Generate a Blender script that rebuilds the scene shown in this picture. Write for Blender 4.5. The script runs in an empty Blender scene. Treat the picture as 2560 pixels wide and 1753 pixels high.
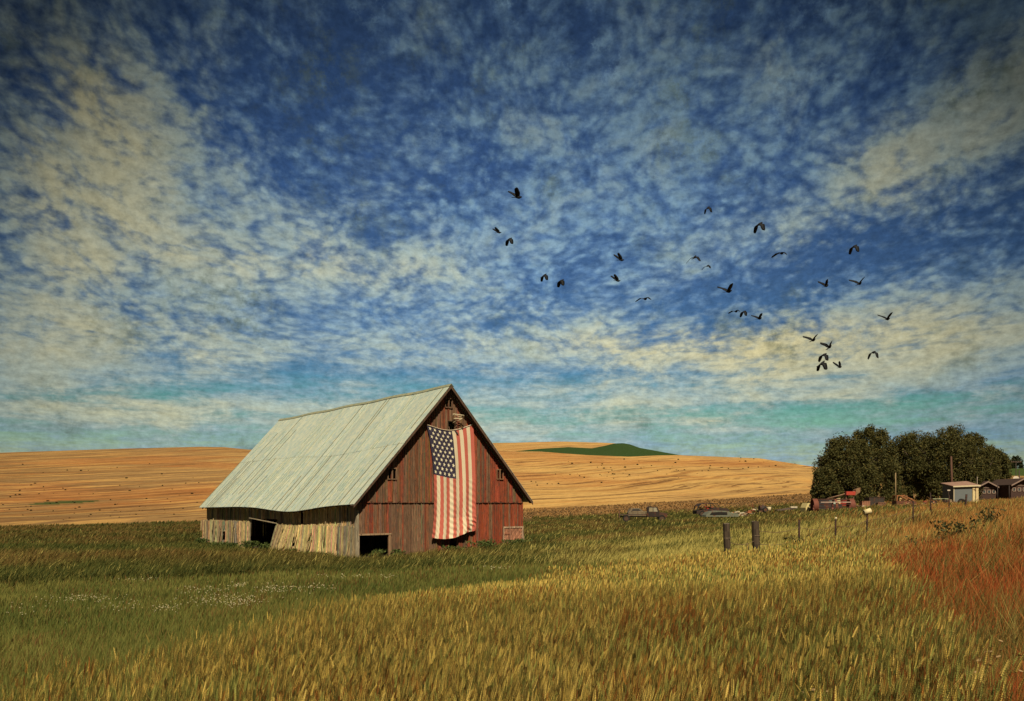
import bpy, bmesh, math, random
import numpy as np
from mathutils import Vector, Matrix
R = math.radians
random.seed(7); rng = np.random.default_rng(7)
scene = bpy.context.scene
COL = scene.collection
F = 2045.0; CX = 1280.0; HY = 1258.0; EYE = 3.0      # focal length in photo pixels, horizon row, eye height above the barn floor

# ------------------------------------------------------------------ camera
cam_d = bpy.data.cameras.new("camera"); cam = bpy.data.objects.new("camera", cam_d); COL.objects.link(cam)
cam_d.sensor_width = 36; cam_d.lens = F/2560*36; cam_d.shift_y = (HY-876.5)/2560
cam_d.clip_start = .1; cam_d.clip_end = 20000
cam.location = (0, 0, EYE); cam.rotation_euler = (R(90), 0, 0)
scene.camera = cam
scene.view_settings.view_transform = 'Standard'; scene.view_settings.look = 'None'
scene.view_settings.gamma = 1; scene.view_settings.exposure = 0.12
scene.cycles.max_bounces = 6; scene.cycles.diffuse_bounces = 3; scene.cycles.transparent_max_bounces = 4
scene.cycles.use_adaptive_sampling = True

# ------------------------------------------------------------------ node helpers
class S:
    """a socket with arithmetic"""
    def __init__(s, nt, sock): s.nt = nt; s.k = sock
    def _m(s, op, *a):
        n = s.nt.nodes.new('ShaderNodeMath'); n.operation = op
        for i, v in enumerate((s,)+a):
            if isinstance(v, S): s.nt.links.new(v.k, n.inputs[i])
            else: n.inputs[i].default_value = v
        return S(s.nt, n.outputs[0])
    def __add__(s, o): return s._m('ADD', o)
    __radd__ = __add__
    def __sub__(s, o): return s._m('SUBTRACT', o)
    def __mul__(s, o): return s._m('MULTIPLY', o)
    __rmul__ = __mul__
    def __truediv__(s, o): return s._m('DIVIDE', o)
    def exp(s): return s._m('EXPONENT')
    def pow(s, e): return s._m('POWER', e)
    def max(s, o): return s._m('MAXIMUM', o)
    def min(s, o): return s._m('MINIMUM', o)
    def smooth(s, a, b, lo=0., hi=1.):
        n = s.nt.nodes.new('ShaderNodeMapRange'); n.interpolation_type = 'SMOOTHSTEP'
        s.nt.links.new(s.k, n.inputs[0])
        for i, v in enumerate((a, b, lo, hi)): n.inputs[i+1].default_value = v
        return S(s.nt, n.outputs[0])
def xyz(nt, sock):
    n = nt.nodes.new('ShaderNodeSeparateXYZ'); nt.links.new(sock, n.inputs[0])
    return [S(nt, n.outputs[i]) for i in range(3)]
def comb(nt, x, y, z):
    n = nt.nodes.new('ShaderNodeCombineXYZ')
    for i, v in enumerate((x, y, z)):
        if isinstance(v, S): nt.links.new(v.k, n.inputs[i])
        else: n.inputs[i].default_value = v
    return n.outputs[0]
def noise(nt, vec, scale, detail=4, rough=.55, dist=0., color=False):
    n = nt.nodes.new('ShaderNodeTexNoise'); nt.links.new(vec, n.inputs['Vector'])
    n.inputs['Scale'].default_value = scale; n.inputs['Detail'].default_value = detail
    n.inputs['Roughness'].default_value = rough; n.inputs['Distortion'].default_value = dist
    return n.outputs['Color'] if color else S(nt, n.outputs['Fac'])
def mix(nt, f, a, b, mode='MIX'):
    n = nt.nodes.new('ShaderNodeMix'); n.data_type = 'RGBA'; n.blend_type = mode
    for i, v in ((0, f), (6, a), (7, b)):
        if isinstance(v, S): nt.links.new(v.k, n.inputs[i])
        elif isinstance(v, bpy.types.NodeSocket): nt.links.new(v, n.inputs[i])
        elif i == 0: n.inputs[0].default_value = v
        else: n.inputs[i].default_value = (*v, 1)
    return n.outputs[2]
def ramp(nt, f, pts):
    n = nt.nodes.new('ShaderNodeValToRGB'); nt.links.new(f.k if isinstance(f, S) else f, n.inputs[0])
    e = n.color_ramp.elements
    while len(e) < len(pts): e.new(.5)
    for i, (p, c) in enumerate(pts): e[i].position = p; e[i].color = (*c, 1)
    return n.outputs[0]

# ------------------------------------------------------------------ sun
G = Vector((.763, .646, 0)).normalized(); Lv = Vector((-G.y, G.x, 0))      # along the gable / along the barn
sun_to = (-.38*G - .62*Lv + Vector((0, 0, .85))).normalized()
sd = bpy.data.lights.new("sun", 'SUN'); so = bpy.data.objects.new("sun", sd); COL.objects.link(so)
sd.energy = 5.0; sd.angle = R(.5); sd.color = (1, .88, .66)
so.rotation_euler = sun_to.to_track_quat('Z', 'Y').to_euler(); so.location = (0, -20, 60)

# ------------------------------------------------------------------ sky (world, laid out by compass direction and elevation)
w = bpy.data.worlds.new("World"); scene.world = w; w.use_nodes = True
nt = w.node_tree; nt.nodes.clear()
tc = nt.nodes.new('ShaderNodeTexCoord')
dx, dy, dz = xyz(nt, tc.outputs['Generated'])
az = dx._m('ARCTAN2', dy); el = dz._m('ARCSINE')
def azel(px, py):
    return math.atan((px-CX)/F), math.atan((HY-py)/math.hypot(F, px-CX))
def blob(px, py, sx, sy, wt, tilt=0.):
    a0, e0 = azel(px, py); da = az-a0; de = (el-e0)-da*tilt
    sx, sy = sx/F, sy/F
    return ((da*da)*(-1/(sx*sx)) - (de*de)*(1/(sy*sy))).exp()*wt
def blobs(lst):
    t = None
    for b in lst: t = blob(*b) if t is None else t+blob(*b)
    return t
elc = el.max(0.)
den = elc+.13
cu = az/(elc*.20+.36); cv = (den._m('LOGARITHM', 2.718))*1.25-den.pow(-1.)*.10
cp = comb(nt, cu, cv, 0.)
wn = noise(nt, cp, 1.3, 3, .6, 0., True)
wx, wy, wz = xyz(nt, wn)
cp2 = comb(nt, cu+(wx-.5)*.5, cv+(wy-.5)*.5, 3.1)
n_big = noise(nt, cp2, 1.5, 3, .55)
n_med = noise(nt, cp2, 4.2, 4, .6)
n_fine = noise(nt, comb(nt, cu+(wx-.5)*.3, cv*1.1, 9.), 26., 6, .66)
def puffs(sc, seed, fx=1., fy=.8, wob=1.3):
    v = nt.nodes.new('ShaderNodeTexVoronoi'); v.feature = 'SMOOTH_F1'; v.inputs['Scale'].default_value = sc; v.inputs['Smoothness'].default_value = .45; v.inputs['Randomness'].default_value = 1.
    wv_ = noise(nt, comb(nt, cu, cv*1.1, seed), sc*.7, 5, .65, 0., True); a_, b_, c_ = xyz(nt, wv_)
    nt.links.new(comb(nt, (cu+(wx-.5)*.3)*fx+(a_-.5)*(wob/sc), (cv+(wy-.5)*.3)*fy+(b_-.5)*(wob/sc), seed), v.inputs['Vector'])
    return S(nt, v.outputs['Distance'])*-1.+.33
pf = puffs(10., 2., 1., 1.2, .9)*.60+puffs(22., 7., 1., 1.2)*.75+puffs(42., 4., 1., 1.1)*.50
sp = comb(nt, az, el*1.1, 0.)
n_grain = noise(nt, sp, 120., 5, .75)
n_stroke = noise(nt, comb(nt, az*1.0+el*.3, el*2.0, 5.), 60., 5, .68)
bias = blobs([
 (280, 330, 200, 230, .44), (1950, 1035, 760, 34, -.24), (300, 1085, 500, 16, -.15), (620, 640, 460, 150, .20), (100, 700, 330, 260, .16), (1000, 690, 330, 100, .12),
 (1560, 300, 420, 190, .16), (2260, 400, 520, 66, .40, .38), (2520, 250, 200, 90, .22, .4), (700, 900, 950, 66, .15, .02), (1400, 850, 500, 44, .08, .02),
 (2050, 870, 560, 90, .32, .05), (400, 1030, 620, 40, .14, .02), (1900, 985, 420, 26, .20, .02), (1750, 420, 300, 80, .08, .2), (1500, 560, 300, 70, .12),
 (1500, 1075, 1200, 30, .22), (2200, 60, 400, 120, .10),
 (760, 190, 340, 150, -.20), (1500, -20, 1500, 90, -.12), (100, 40, 300, 140, -.12), (2120, 640, 420, 80, -.22, .12), (1950, 540, 240, 80, -.10),
 (1700, 740, 380, 50, -.12), (560, 970, 560, 22, -.26, .10), (1400, 955, 700, 30, -.30, -.02), (2250, 1020, 420, 44, -.22), (950, 450, 300, 110, -.10), (1850, 560, 300, 60, -.12)])
dens = (n_big-.5)*.55+(n_med-.5)*.75+(pf+.36)*el.smooth(.09, .24, .12, 1.0)*.85+(n_fine-.5)*.55+(n_stroke-.5)*.35+bias+.02+(noise(nt, comb(nt, az*2.2+el*1.5, el*20., 6.), 2.6, 6, .62)-.5)*el.smooth(.24, .13, 0., 1.9)+el.smooth(.22, .14, 0., .17)*el.smooth(.055, .10)+blobs([(2450, 900, 400, 160, .10), (50, 900, 400, 180, .12)])
cl = dens.smooth(-.34, .46)
base = ramp(nt, el.max(0.)*1.6, [(0, (.50, .52, .32)), (.09, (.38, .48, .33)), (.14, (.20, .43, .32)), (.19, (.10, .35, .33)), (.25, (.07, .21, .36)), (.30, (.055, .15, .32)), (.42, (.042, .11, .27)), (.6, (.028, .075, .21)), (.82, (.014, .036, .10)), (1, (.008, .022, .06))])
sky = nt.nodes.new('ShaderNodeTexSky'); sky.sky_type = 'NISHITA'; sky.sun_disc = False
sky.sun_elevation = math.asin(sun_to.z); sky.sun_rotation = math.atan2(sun_to.x, sun_to.y)
skyl = mix(nt, 1., sky.outputs[0], (.05, .05, .05), 'MULTIPLY')
base = mix(nt, .12, base, skyl)
warm = blobs([(270, 330, 230, 220, .6), (2100, 870, 460, 90, .85, .04), (700, 900, 900, 85, .30, .02), (120, 700, 320, 260, .4), (2350, 370, 350, 110, .55, .4), (820, 660, 420, 90, .45), (400, 1050, 900, 60, .35), (1500, 860, 400, 50, .35), (1700, 1040, 900, 60, .4)])
ctint = ramp(nt, warm+(n_med-.5)*.9, [(0, (.19, .31, .42)), (.35, (.33, .41, .39)), (.7, (.50, .49, .33)), (1., (.58, .52, .29))])
ctop = el.smooth(.24, .58, 1., .36)
ctint2 = mix(nt, 1., ctint, comb(nt, ctop, ctop, ctop*1.05), 'MULTIPLY')
ctint2 = mix(nt, dens.smooth(.0, .62)*.9+.1, mix(nt, .55, ctint2, mix(nt, 1., ctint2, (.50, .66, .95), 'MULTIPLY')), mix(nt, 1., ctint2, (1.12, 1.1, 1.05), 'MULTIPLY'))
out = mix(nt, cl*.94, base, ctint2)
gm = (n_grain-.5)*.8+(n_stroke-.5)*.6+(n_fine-.5)*.9+1.03
gm = gm.max(.3)
hz = noise(nt, sp, 7., 5, .65)
hz2 = noise(nt, comb(nt, az, el, 4.), 30., 6, .75)
mot = mix(nt, hz.smooth(.50, .68)*hz2.smooth(.40, .62)*.55, out, (.075, .10, .06))
mot = mix(nt, hz.smooth(.48, .36)*hz2.smooth(.50, .66)*.35, mot, (.20, .32, .42))
fin = mix(nt, 1., mot, comb(nt, gm, gm*1.0, gm*.98), 'MULTIPLY')
edge = (az*az*(-.9)+1.12-(az*az*el*3.8)-el*el*.5).max(.28)  # vignette put into the sky colour, darker toward the upper corners
fin = mix(nt, 1., fin, comb(nt, edge, edge, edge*.97), 'MULTIPLY')
lo = el.smooth(-.06, -.01)
fin = mix(nt, lo, (.10, .08, .04), fin)
bg = nt.nodes.new('ShaderNodeBackground'); nt.links.new(fin, bg.inputs[0]); bg.inputs[1].default_value = .93
wo = nt.nodes.new('ShaderNodeOutputWorld'); nt.links.new(bg.outputs[0], wo.inputs[0])
w.cycles.sampling_method = 'MANUAL'; w.cycles.sample_map_resolution = 256

# ------------------------------------------------------------------ scene helpers
def tag(o, label=None, cat=None, group=None, kind=None):
    if label: o['label'] = label
    if cat: o['category'] = cat
    if group: o['group'] = group
    if kind: o['kind'] = kind
    return o
def empty(name, loc, rz=0., **k):
    o = bpy.data.objects.new(name, None); COL.objects.link(o); o.location = loc; o.rotation_euler = (0, 0, rz)
    o.empty_display_size = .3
    return tag(o, **k)
def np_mesh(name, V, T, C=None, mat=None, parent=None, smooth=False, **k):
    """mesh from numpy vertices and equal-length faces, colours per vertex"""
    me = bpy.data.meshes.new(name); n = T.shape[1]
    me.vertices.add(len(V)); me.vertices.foreach_set('co', np.ascontiguousarray(V, np.float32).ravel())
    me.loops.add(T.size); me.loops.foreach_set('vertex_index', np.ascontiguousarray(T, np.int32).ravel())
    me.polygons.add(len(T)); me.polygons.foreach_set('loop_start', np.arange(0, T.size, n, dtype=np.int32))
    me.polygons.foreach_set('loop_total', np.full(len(T), n, np.int32))
    me.update(calc_edges=True)
    if C is not None:
        a = me.attributes.new('Col', 'FLOAT_COLOR', 'POINT')
        if C.shape[1] == 3: C = np.hstack([C, np.ones((len(C), 1))])
        a.data.foreach_set('color', np.ascontiguousarray(C, np.float32).ravel())
    me.polygons.foreach_set('use_smooth', np.full(len(T), smooth))
    if mat: me.materials.append(mat)
    o = bpy.data.objects.new(name, me); COL.objects.link(o); o.parent = parent
    return tag(o, **k)
class MB:
    """collects solids into one mesh, colours per face"""
    def __init__(s): s.v = []; s.f = []; s.c = []; s.sm = []
    def face(s, idx, c, sm=False): s.f.append(tuple(idx)); s.c.append(c); s.sm.append(sm)
    def hexa(s, p, c=(1, 1, 1)):           # 8 points: bottom loop 4, top loop 4
        b = len(s.v); s.v += [tuple(q) for q in p]
        for f in ((3, 2, 1, 0), (4, 5, 6, 7), (0, 1, 5, 4), (1, 2, 6, 5), (2, 3, 7, 6), (3, 0, 4, 7)): s.face([b+i for i in f], c)
        return s
    def box(s, x0, x1, y0, y1, z0, z1, c=(1, 1, 1)):
        return s.hexa([(x0, y0, z0), (x1, y0, z0), (x1, y1, z0), (x0, y1, z0), (x0, y0, z1), (x1, y0, z1), (x1, y1, z1), (x0, y1, z1)], c)
    def bar(s, a, b, r, c=(1, 1, 1), n=6, r2=None, cap=True):
        a = Vector(a); b = Vector(b); d = (b-a).normalized(); r2 = r if r2 is None else r2
        u = d.orthogonal().normalized(); v = d.cross(u); k = len(s.v)
        for p, q in ((a, r), (b, r2)):
            for i in range(n):
                t = 2*math.pi*(i+.5)/n; s.v.append(tuple(p+u*math.cos(t)*q+v*math.sin(t)*q))
        for i in range(n): s.face((k+i, k+(i+1) % n, k+n+(i+1) % n, k+n+i), c, n > 4)
        if cap: s.face([k+i for i in range(n)][::-1], c); s.face([k+n+i for i in range(n)], c)
        return s
    def path(s, pts, r, c=(1, 1, 1), n=5):
        for a, b in zip(pts[:-1], pts[1:]): s.bar(a, b, r, c, n)
        return s
    def ring(s, ctr, ax, rad, wd, th, c=(1, 1, 1), n=28):    # flat hoop round axis ax
        ctr = Vector(ctr); ax = Vector(ax).normalized(); u = ax.orthogonal().normalized(); v = ax.cross(u); k = len(s.v)
        for i in range(n):
            t = 2*math.pi*i/n; e = u*math.cos(t)+v*math.sin(t)
            for rr, aa in ((rad-th, -wd), (rad, -wd), (rad, wd), (rad-th, wd)): s.v.append(tuple(ctr+e*rr+ax*aa))
        for i in range(n):
            j = (i+1) % n
            for q in range(4): s.face((k+4*i+q, k+4*i+(q+1) % 4, k+4*j+(q+1) % 4, k+4*j+q), c, False)
        return s
    def disc(s, a, b, rad, c=(1, 1, 1), n=16): return s.bar(a, b, rad, c, n)
    def prism(s, prof, y0, y1, c=(1, 1, 1)):                 # side profile (x, z) pulled along y
        k = len(s.v); n = len(prof)
        s.v += [(x, y0, z) for x, z in prof]+[(x, y1, z) for x, z in prof]
        s.face([k+i for i in range(n)], c); s.face([k+n+i for i in range(n)][::-1], c)
        for i in range(n): s.face((k+i, k+n+i, k+n+(i+1) % n, k+(i+1) % n), c)
        return s
    def build(s, name, mat, parent=None, **k):
        me = bpy.data.meshes.new(name); me.from_pydata(s.v, [], s.f); me.update()
        a = me.attributes.new('Col', 'FLOAT_COLOR', 'CORNER'); arr = []
        for f, c in zip(s.f, s.c): arr += [(*c[:3], 1.)]*len(f)
        a.data.foreach_set('color', np.array(arr, np.float32).ravel())
        me.polygons.foreach_set('use_smooth', s.sm)
        me.materials.append(mat)
        bm = bmesh.new(); bm.from_mesh(me); bmesh.ops.recalc_face_normals(bm, faces=bm.faces); bm.to_mesh(me); bm.free()
        o = bpy.data.objects.new(name, me); COL.objects.link(o); o.parent = parent
        return tag(o, **k)
def copy_tree(o, parent=None):
    c = o.copy(); COL.objects.link(c); c.parent = parent
    for ch in [x for x in COL.objects if x.parent == o]: copy_tree(ch, c)
    return c

# ------------------------------------------------------------------ materials
def mat_base(name):
    m = bpy.data.materials.new(name); m.use_nodes = True; n = m.node_tree; n.nodes.clear()
    o = n.nodes.new('ShaderNodeOutputMaterial'); p = n.nodes.new('ShaderNodeBsdfPrincipled'); n.links.new(p.outputs[0], o.inputs[0])
    return m, n, p, o
def bump(n, p, h, strength, dist):
    b = n.nodes.new('ShaderNodeBump'); b.inputs['Strength'].default_value = strength; b.inputs['Distance'].default_value = dist
    n.links.new(h.k if isinstance(h, S) else h, b.inputs['Height']); n.links.new(b.outputs[0], p.inputs['Normal'])
def colattr(n):
    a = n.nodes.new('ShaderNodeAttribute'); a.attribute_name = 'Col'; return a
def m_foliage(name, trans=.35, rough=.7):
    m, n, p, o = mat_base(name); a = colattr(n)
    n.links.new(a.outputs['Color'], p.inputs['Base Color']); p.inputs['Roughness'].default_value = rough
    p.inputs['Specular IOR Level'].default_value = .15
    t = n.nodes.new('ShaderNodeBsdfTranslucent'); n.links.new(a.outputs['Color'], t.inputs[0])
    x = n.nodes.new('ShaderNodeMixShader'); x.inputs[0].default_value = trans
    n.links.new(p.outputs[0], x.inputs[1]); n.links.new(t.outputs[0], x.inputs[2]); n.links.new(x.outputs[0], o.inputs[0])
    return m
def m_noise(name, scale=6, amt=.5, rough=.8, metal=0., bmp=.3, stretch=(1, 1, 1), tint=None, tscale=2., tlo=.5, thi=.7, bdist=.01):
    """vertex colour broken up by noise, plus an optional stain colour of its own shape"""
    m, n, p, o = mat_base(name); a = colattr(n); t = n.nodes.new('ShaderNodeTexCoord')
    mp = n.nodes.new('ShaderNodeMapping'); mp.inputs['Scale'].default_value = stretch; n.links.new(t.outputs['Object'], mp.inputs[0])
    f = noise(n, mp.outputs[0], scale, 7, .65)
    g = (f-.5)*(2*amt)+1.
    c = mix(n, 1., a.outputs['Color'], comb(n, g, g, g), 'MULTIPLY')
    if tint:
        f2 = noise(n, mp.outputs[0], tscale, 6, .65); c = mix(n, f2.smooth(tlo, thi), c, tint)
    n.links.new(c, p.inputs['Base Color']); p.inputs['Roughness'].default_value = rough; p.inputs['Metallic'].default_value = metal
    p.inputs['Specular IOR Level'].default_value = .3
    bump(n, p, f, bmp, bdist)
    return m
def m_wood(name, red=False):
    m, n, p, o = mat_base(name); a = colattr(n); t = n.nodes.new('ShaderNodeTexCoord')
    x, y, z = xyz(n, t.outputs['Object'])
    v = comb(n, x*9., y*9., z*.9); f = noise(n, v, 2.2, 8, .7, .4)
    g = (f-.5)*3.0+1.0
    g = g.max(.15)
    c = mix(n, 1., a.outputs['Color'], comb(n, g, g, g), 'MULTIPLY')
    v2 = comb(n, x*3.5, y*3.5, z*1.0); f2 = noise(n, v2, 1.6, 6, .7, .8)
    if red: c = mix(n, f2.smooth(.47, .62)*.6, c, (.105, .062, .04)); c = mix(n, noise(n, v2, 2.9, 6, .75).smooth(.53, .66)*.6, c, (.33, .085, .028)); c = mix(n, noise(n, v2, 4.3, 6, .75).smooth(.60, .70)*.5, c, (.30, .18, .09))
    else: c = mix(n, f2.smooth(.52, .66)*.7, c, (.12, .09, .055)); c = mix(n, noise(n, v2, 2.6, 5, .7).smooth(.58, .72)*.35, c, (.50, .32, .12))
    ck = noise(n, comb(n, x*22., y*22., z*.55), 1., 4, .6); c = mix(n, ck.smooth(.57, .66)*.85, c, (.045, .03, .02))
    kn = n.nodes.new('ShaderNodeTexVoronoi'); kn.inputs['Scale'].default_value = 1.; n.links.new(comb(n, x*5., y*5., z*2.4), kn.inputs['Vector'])
    c = mix(n, S(n, kn.outputs['Distance']).smooth(.07, .13, .8, 0.), c, (.035, .02, .012))
    n.links.new(c, p.inputs['Base Color']); p.inputs['Roughness'].default_value = .85; p.inputs['Specular IOR Level'].default_value = .2
    bump(n, p, f, .6, .012)
    return m
def m_roof():
    m, n, p, o = mat_base('weathered_metal_roof'); a = colattr(n); t = n.nodes.new('ShaderNodeTexCoord')
    x, y, z = xyz(n, t.outputs['Object'])
    dents = noise(n, comb(n, x*1.0, y*2.2, z*1.0), 1.9, 5, .62, .5)
    rip = noise(n, comb(n, z*3.4+y*1.1, y*1.1-z*.7, 0.), 1.7, 6, .66, .8)
    c = mix(n, dents.smooth(.40, .60), (.42, .51, .45), (.58, .60, .47))
    c = mix(n, rip.smooth(.50, .64)*.62, c, (.33, .42, .44))
    c = mix(n, noise(n, comb(n, x*1., y*3., z), 5.2, 6, .7).smooth(.52, .68)*.55, c, (.68, .68, .54))
    c = mix(n, noise(n, comb(n, x*.9, y*4.5, z*.9), 1.1, 6, .72).smooth(.60, .76)*.30, c, (.50, .40, .16))
    c = mix(n, 1., c, a.outputs['Color'], 'MULTIPLY')
    n.links.new(c, p.inputs['Base Color']); p.inputs['Roughness'].default_value = .55; p.inputs['Metallic'].default_value = .15
    bump(n, p, rip+dents*.5, .35, .10)
    return m
def m_terrain():
    m, n, p, o = mat_base('ground_cover'); a = colattr(n); ge = n.nodes.new('ShaderNodeNewGeometry')
    x, y, z = xyz(n, ge.outputs['Position']); gold = S(n, a.outputs['Alpha'])
    wv = noise(n, comb(n, x*.006, y*.006, 0.), 1., 3, .5)
    zz = z-x*.075; gap_ = noise(n, comb(n, x*.012, y*.012, z*.12), 1., 5, .65)
    v = comb(n, x*.010, y*.012, zz*.75+wv*9.)
    s1 = noise(n, v, 1.0, 8, .68); s2 = noise(n, comb(n, x*.03, y*.03, zz*2.3+wv*26.), 1.0, 6, .7)
    s3 = noise(n, comb(n, x*.05, y*.05, z*.5), 1., 6, .7)
    gc = a.outputs['Color']
    gc = mix(n, s1.smooth(.50, .62)*.62, gc, (.23, .095, .026))
    gc = mix(n, gap_.smooth(.48, .62)*.5, gc, (.36, .13, .035)); gc = mix(n, s2.smooth(.50, .60)*.50, gc, (.60, .34, .10))
    gc = mix(n, s2.smooth(.46, .38)*.85, gc, (.12, .055, .02))
    gc = mix(n, s3.smooth(.58, .74)*.4, gc, (.48, .14, .03))
    g = (noise(n, ge.outputs['Position'], .55, 8, .75)-.5)*1.1+1.
    gc = mix(n, 1., gc, comb(n, g, g, g), 'MULTIPLY')
    f = noise(n, ge.outputs['Position'], .9, 9, .75); h = (f-.5)*1.6+1.
    lc = mix(n, 1., a.outputs['Color'], comb(n, h, h, h), 'MULTIPLY')
    c = mix(n, gold, lc, gc)
    n.links.new(c, p.inputs['Base Color']); p.inputs['Roughness'].default_value = .95; p.inputs['Specular IOR Level'].default_value = .05
    bump(n, p, s2*.6+f, .5, .35)
    return m
M_grass = m_foliage('grass_blades', .3); M_wheat = m_foliage('ripe_wheat', .25); M_leaf = m_foliage('tree_leaves', .25)
M_wood = m_wood('weathered_grey_boards'); M_red = m_wood('faded_red_boards', True)
M_post = m_noise('old_post_wood', 9, .6, .9, 0, .7, (1, 1, .15), bdist=.02)
M_rust = m_noise('rusted_steel', 5, .6, .75, .2, .4, tint=(.16, .05, .02), tscale=2.4)
M_paint = m_noise('old_paint', 3, .35, .6, 0, .15, tint=(.14, .06, .03), tscale=2.2, tlo=.55, thi=.68)
M_plain = m_noise('matt_surface', 4, .3, .8, 0, .2)
M_dark = m_noise('rubber', 4, .3, .85, 0, .2)
M_cloth = m_noise('faded_cloth', 2.4, .16, .85, 0, .1, tint=None)
M_feather = m_noise('black_feathers', 9, .3, .75, 0, .1)
M_bark = m_noise('bark', 3, .6, .95, 0, .8, (1, 1, .3), bdist=.06)
M_glass, gn, gp, _ = mat_base('dusty_glass'); gp.inputs['Base Color'].default_value = (.05, .06, .06, 1); gp.inputs['Roughness'].default_value = .15
M_roof = m_roof(); M_terr = m_terrain()

# ------------------------------------------------------------------ terrain
ROWS = []   # (distance, pixel columns, heights relative to the eye)
pxA = [-600, 0, 640, 1000, 1280, 1600, 1900, 2200, 2560, 3200]
for d, h in [(.5, [-1.6]*10), (3, [-1.9, -1.85, -1.8, -1.8, -1.8, -1.8, -1.8, -1.75, -1.65, -1.4]),
             (6, [-2.15, -2.1, -1.95, -1.88, -1.85, -1.82, -1.8, -1.7, -1.45, -1.0]), (10, [-2.5, -2.4, -2.1, -1.95, -1.9, -1.8, -1.75, -1.6, -1.2, -.7]),
             (16, [-2.8, -2.7, -2.5, -2.3, -2.1, -1.95, -1.85, -1.55, -1.0, -.4]), (24, [-3, -2.95, -2.85, -2.75, -2.6, -2.15, -1.95, -1.45, -.7, -.1]),
             (34, [-3, -3, -3, -3, -2.85, -2.5, -2.0, -1.25, -.3, .5]), (43, [-3, -3, -3, -3, -2.8, -2.5, -1.9, -1.1, -.15, 1]),
             (52, [-3, -3, -3, -3, -2.65, -2.4, -1.8, -1.0, -.2, 1]), (75, [-3, -3, -3, -3, -2.85, -2.45, -1.7, -.85, -.2, 1]),
             (100, [-3.2, -3.15, -2.6, -2.8, -2.9, -2.3, -1.4, -.5, .0, 1])]: ROWS.append((d, pxA, h))
def yr(d, pts): ROWS.append((d, [p for p, _ in pts], [(HY-y)*d/F for _, y in pts]))
yr(150, [(-300, 1290), (0, 1286), (640, 1284), (1280, 1289), (1400, 1285), (1700, 1272), (2000, 1254), (2200, 1250), (2560, 1246)])
yr(200, [(-300, 1255), (0, 1246), (640, 1240), (1100, 1265), (1280, 1271), (1400, 1266), (1620, 1253), (1800, 1243), (2000, 1230), (2200, 1228), (2560, 1232)])
yr(300, [(-300, 1185), (0, 1176), (640, 1165), (1280, 1180), (1700, 1182), (2000, 1203), (2200, 1212), (2560, 1216)])
A = [(-300, 1138), (0, 1132), (300, 1122), (500, 1117), (560, 1118), (620, 1124), (800, 1135), (1240, 1124), (1283, 1129), (1350, 1129), (1400, 1133), (1470, 1138), (1570, 1142), (1640, 1139), (1700, 1138), (1900, 1146), (2040, 1168), (2200, 1185), (2560, 1190)]
yr(400, A); yr(430, [(p, y+4) for p, y in A])
B = [(-300, 1150), (0, 1145), (800, 1142), (1240, 1126), (1283, 1129), (1350, 1122), (1420, 1118), (1480, 1121), (1515, 1114), (1535, 1109), (1558, 1108), (1575, 1111), (1600, 1120), (1650, 1129), (1700, 1138), (1900, 1158), (2040, 1173), (2300, 1176), (2560, 1171)]
yr(600, B); yr(640, [(p, y+3) for p, y in B])
yr(900, [(-300, 1165), (0, 1160), (900, 1115), (1100, 1107), (1240, 1105), (1400, 1102), (1500, 1105), (1560, 1110), (1600, 1125), (1700, 1150), (2000, 1185), (2560, 1185)])
yr(1300, [(0, 1190), (1400, 1150), (2560, 1200)]); yr(9000, [(0, 1250), (2560, 1250)])
RD = np.log(np.array([r[0] for r in ROWS]))
def pxd(x, y):
    r = np.hypot(x, y); d = np.maximum(np.maximum(y, .55*r), .5); return CX+F*x/d, d
def height(x, y):
    x = np.atleast_1d(np.asarray(x, float)); y = np.atleast_1d(np.asarray(y, float)); px, d = pxd(x, y)
    hs = np.stack([np.interp(px, r[1], r[2]) for r in ROWS]); ld = np.clip(np.log(d), RD[0], RD[-1]-1e-6)
    i = np.clip(np.searchsorted(RD, ld, side='right')-1, 0, len(RD)-2); t = (ld-RD[i])/(RD[i+1]-RD[i])
    j = np.arange(len(x)); e0 = np.exp(RD[i]); e1 = np.exp(RD[i+1]); t = (np.exp(ld)-e0)/(e1-e0)
    h = hs[i, j]*(1-t)+hs[i+1, j]*t
    b = .05*np.sin(x*.9+1.3*np.sin(y*.5))*np.cos(y*.7)+.10*np.sin(x*.21+2)*np.sin(y*.27)
    return EYE+h+b*np.clip(d/20, .3, 1)*(d < 120)
def hgt(x, y): return float(height(x, y)[0])
def ray(px, py, dmin=2., dmax=900):
    """where the ground is met in that direction"""
    d = np.exp(np.linspace(math.log(dmin), math.log(dmax), 4000)); x = (px-CX)/F*d
    g = height(x, d)-(EYE+(HY-py)/F*d); k = np.argmax(g > 0) if (g > 0).any() else len(d)-1
    return float(x[k]), float(d[k]), hgt(x[k], d[k])
def at(px, d, py=None):
    x = (px-CX)/F*d; return Vector((x, d, hgt(x, d) if py is None else EYE+(HY-py)/F*d))
def wn2(x, y, s=1., seed=0):
    """smooth value noise"""
    r = np.random.default_rng(seed).random((64, 64)); x = x*s; y = y*s
    i = np.floor(x).astype(int); j = np.floor(y).astype(int); a = x-i; b = y-j; a = a*a*(3-2*a); b = b*b*(3-2*b)
    g = lambda p, q: r[p % 64, q % 64]
    return (g(i, j)*(1-a)+g(i+1, j)*a)*(1-b)+(g(i, j+1)*(1-a)+g(i+1, j+1)*a)*b
def fbm(x, y, s, seed=0): return (wn2(x, y, s, seed)+.5*wn2(x, y, s*2.1, seed+1)+.25*wn2(x, y, s*4.3, seed+2))/1.75
def lerp(a, b, t): t = np.asarray(t)[:, None]; return np.asarray(a)*(1-t)+np.asarray(b)*t
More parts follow.
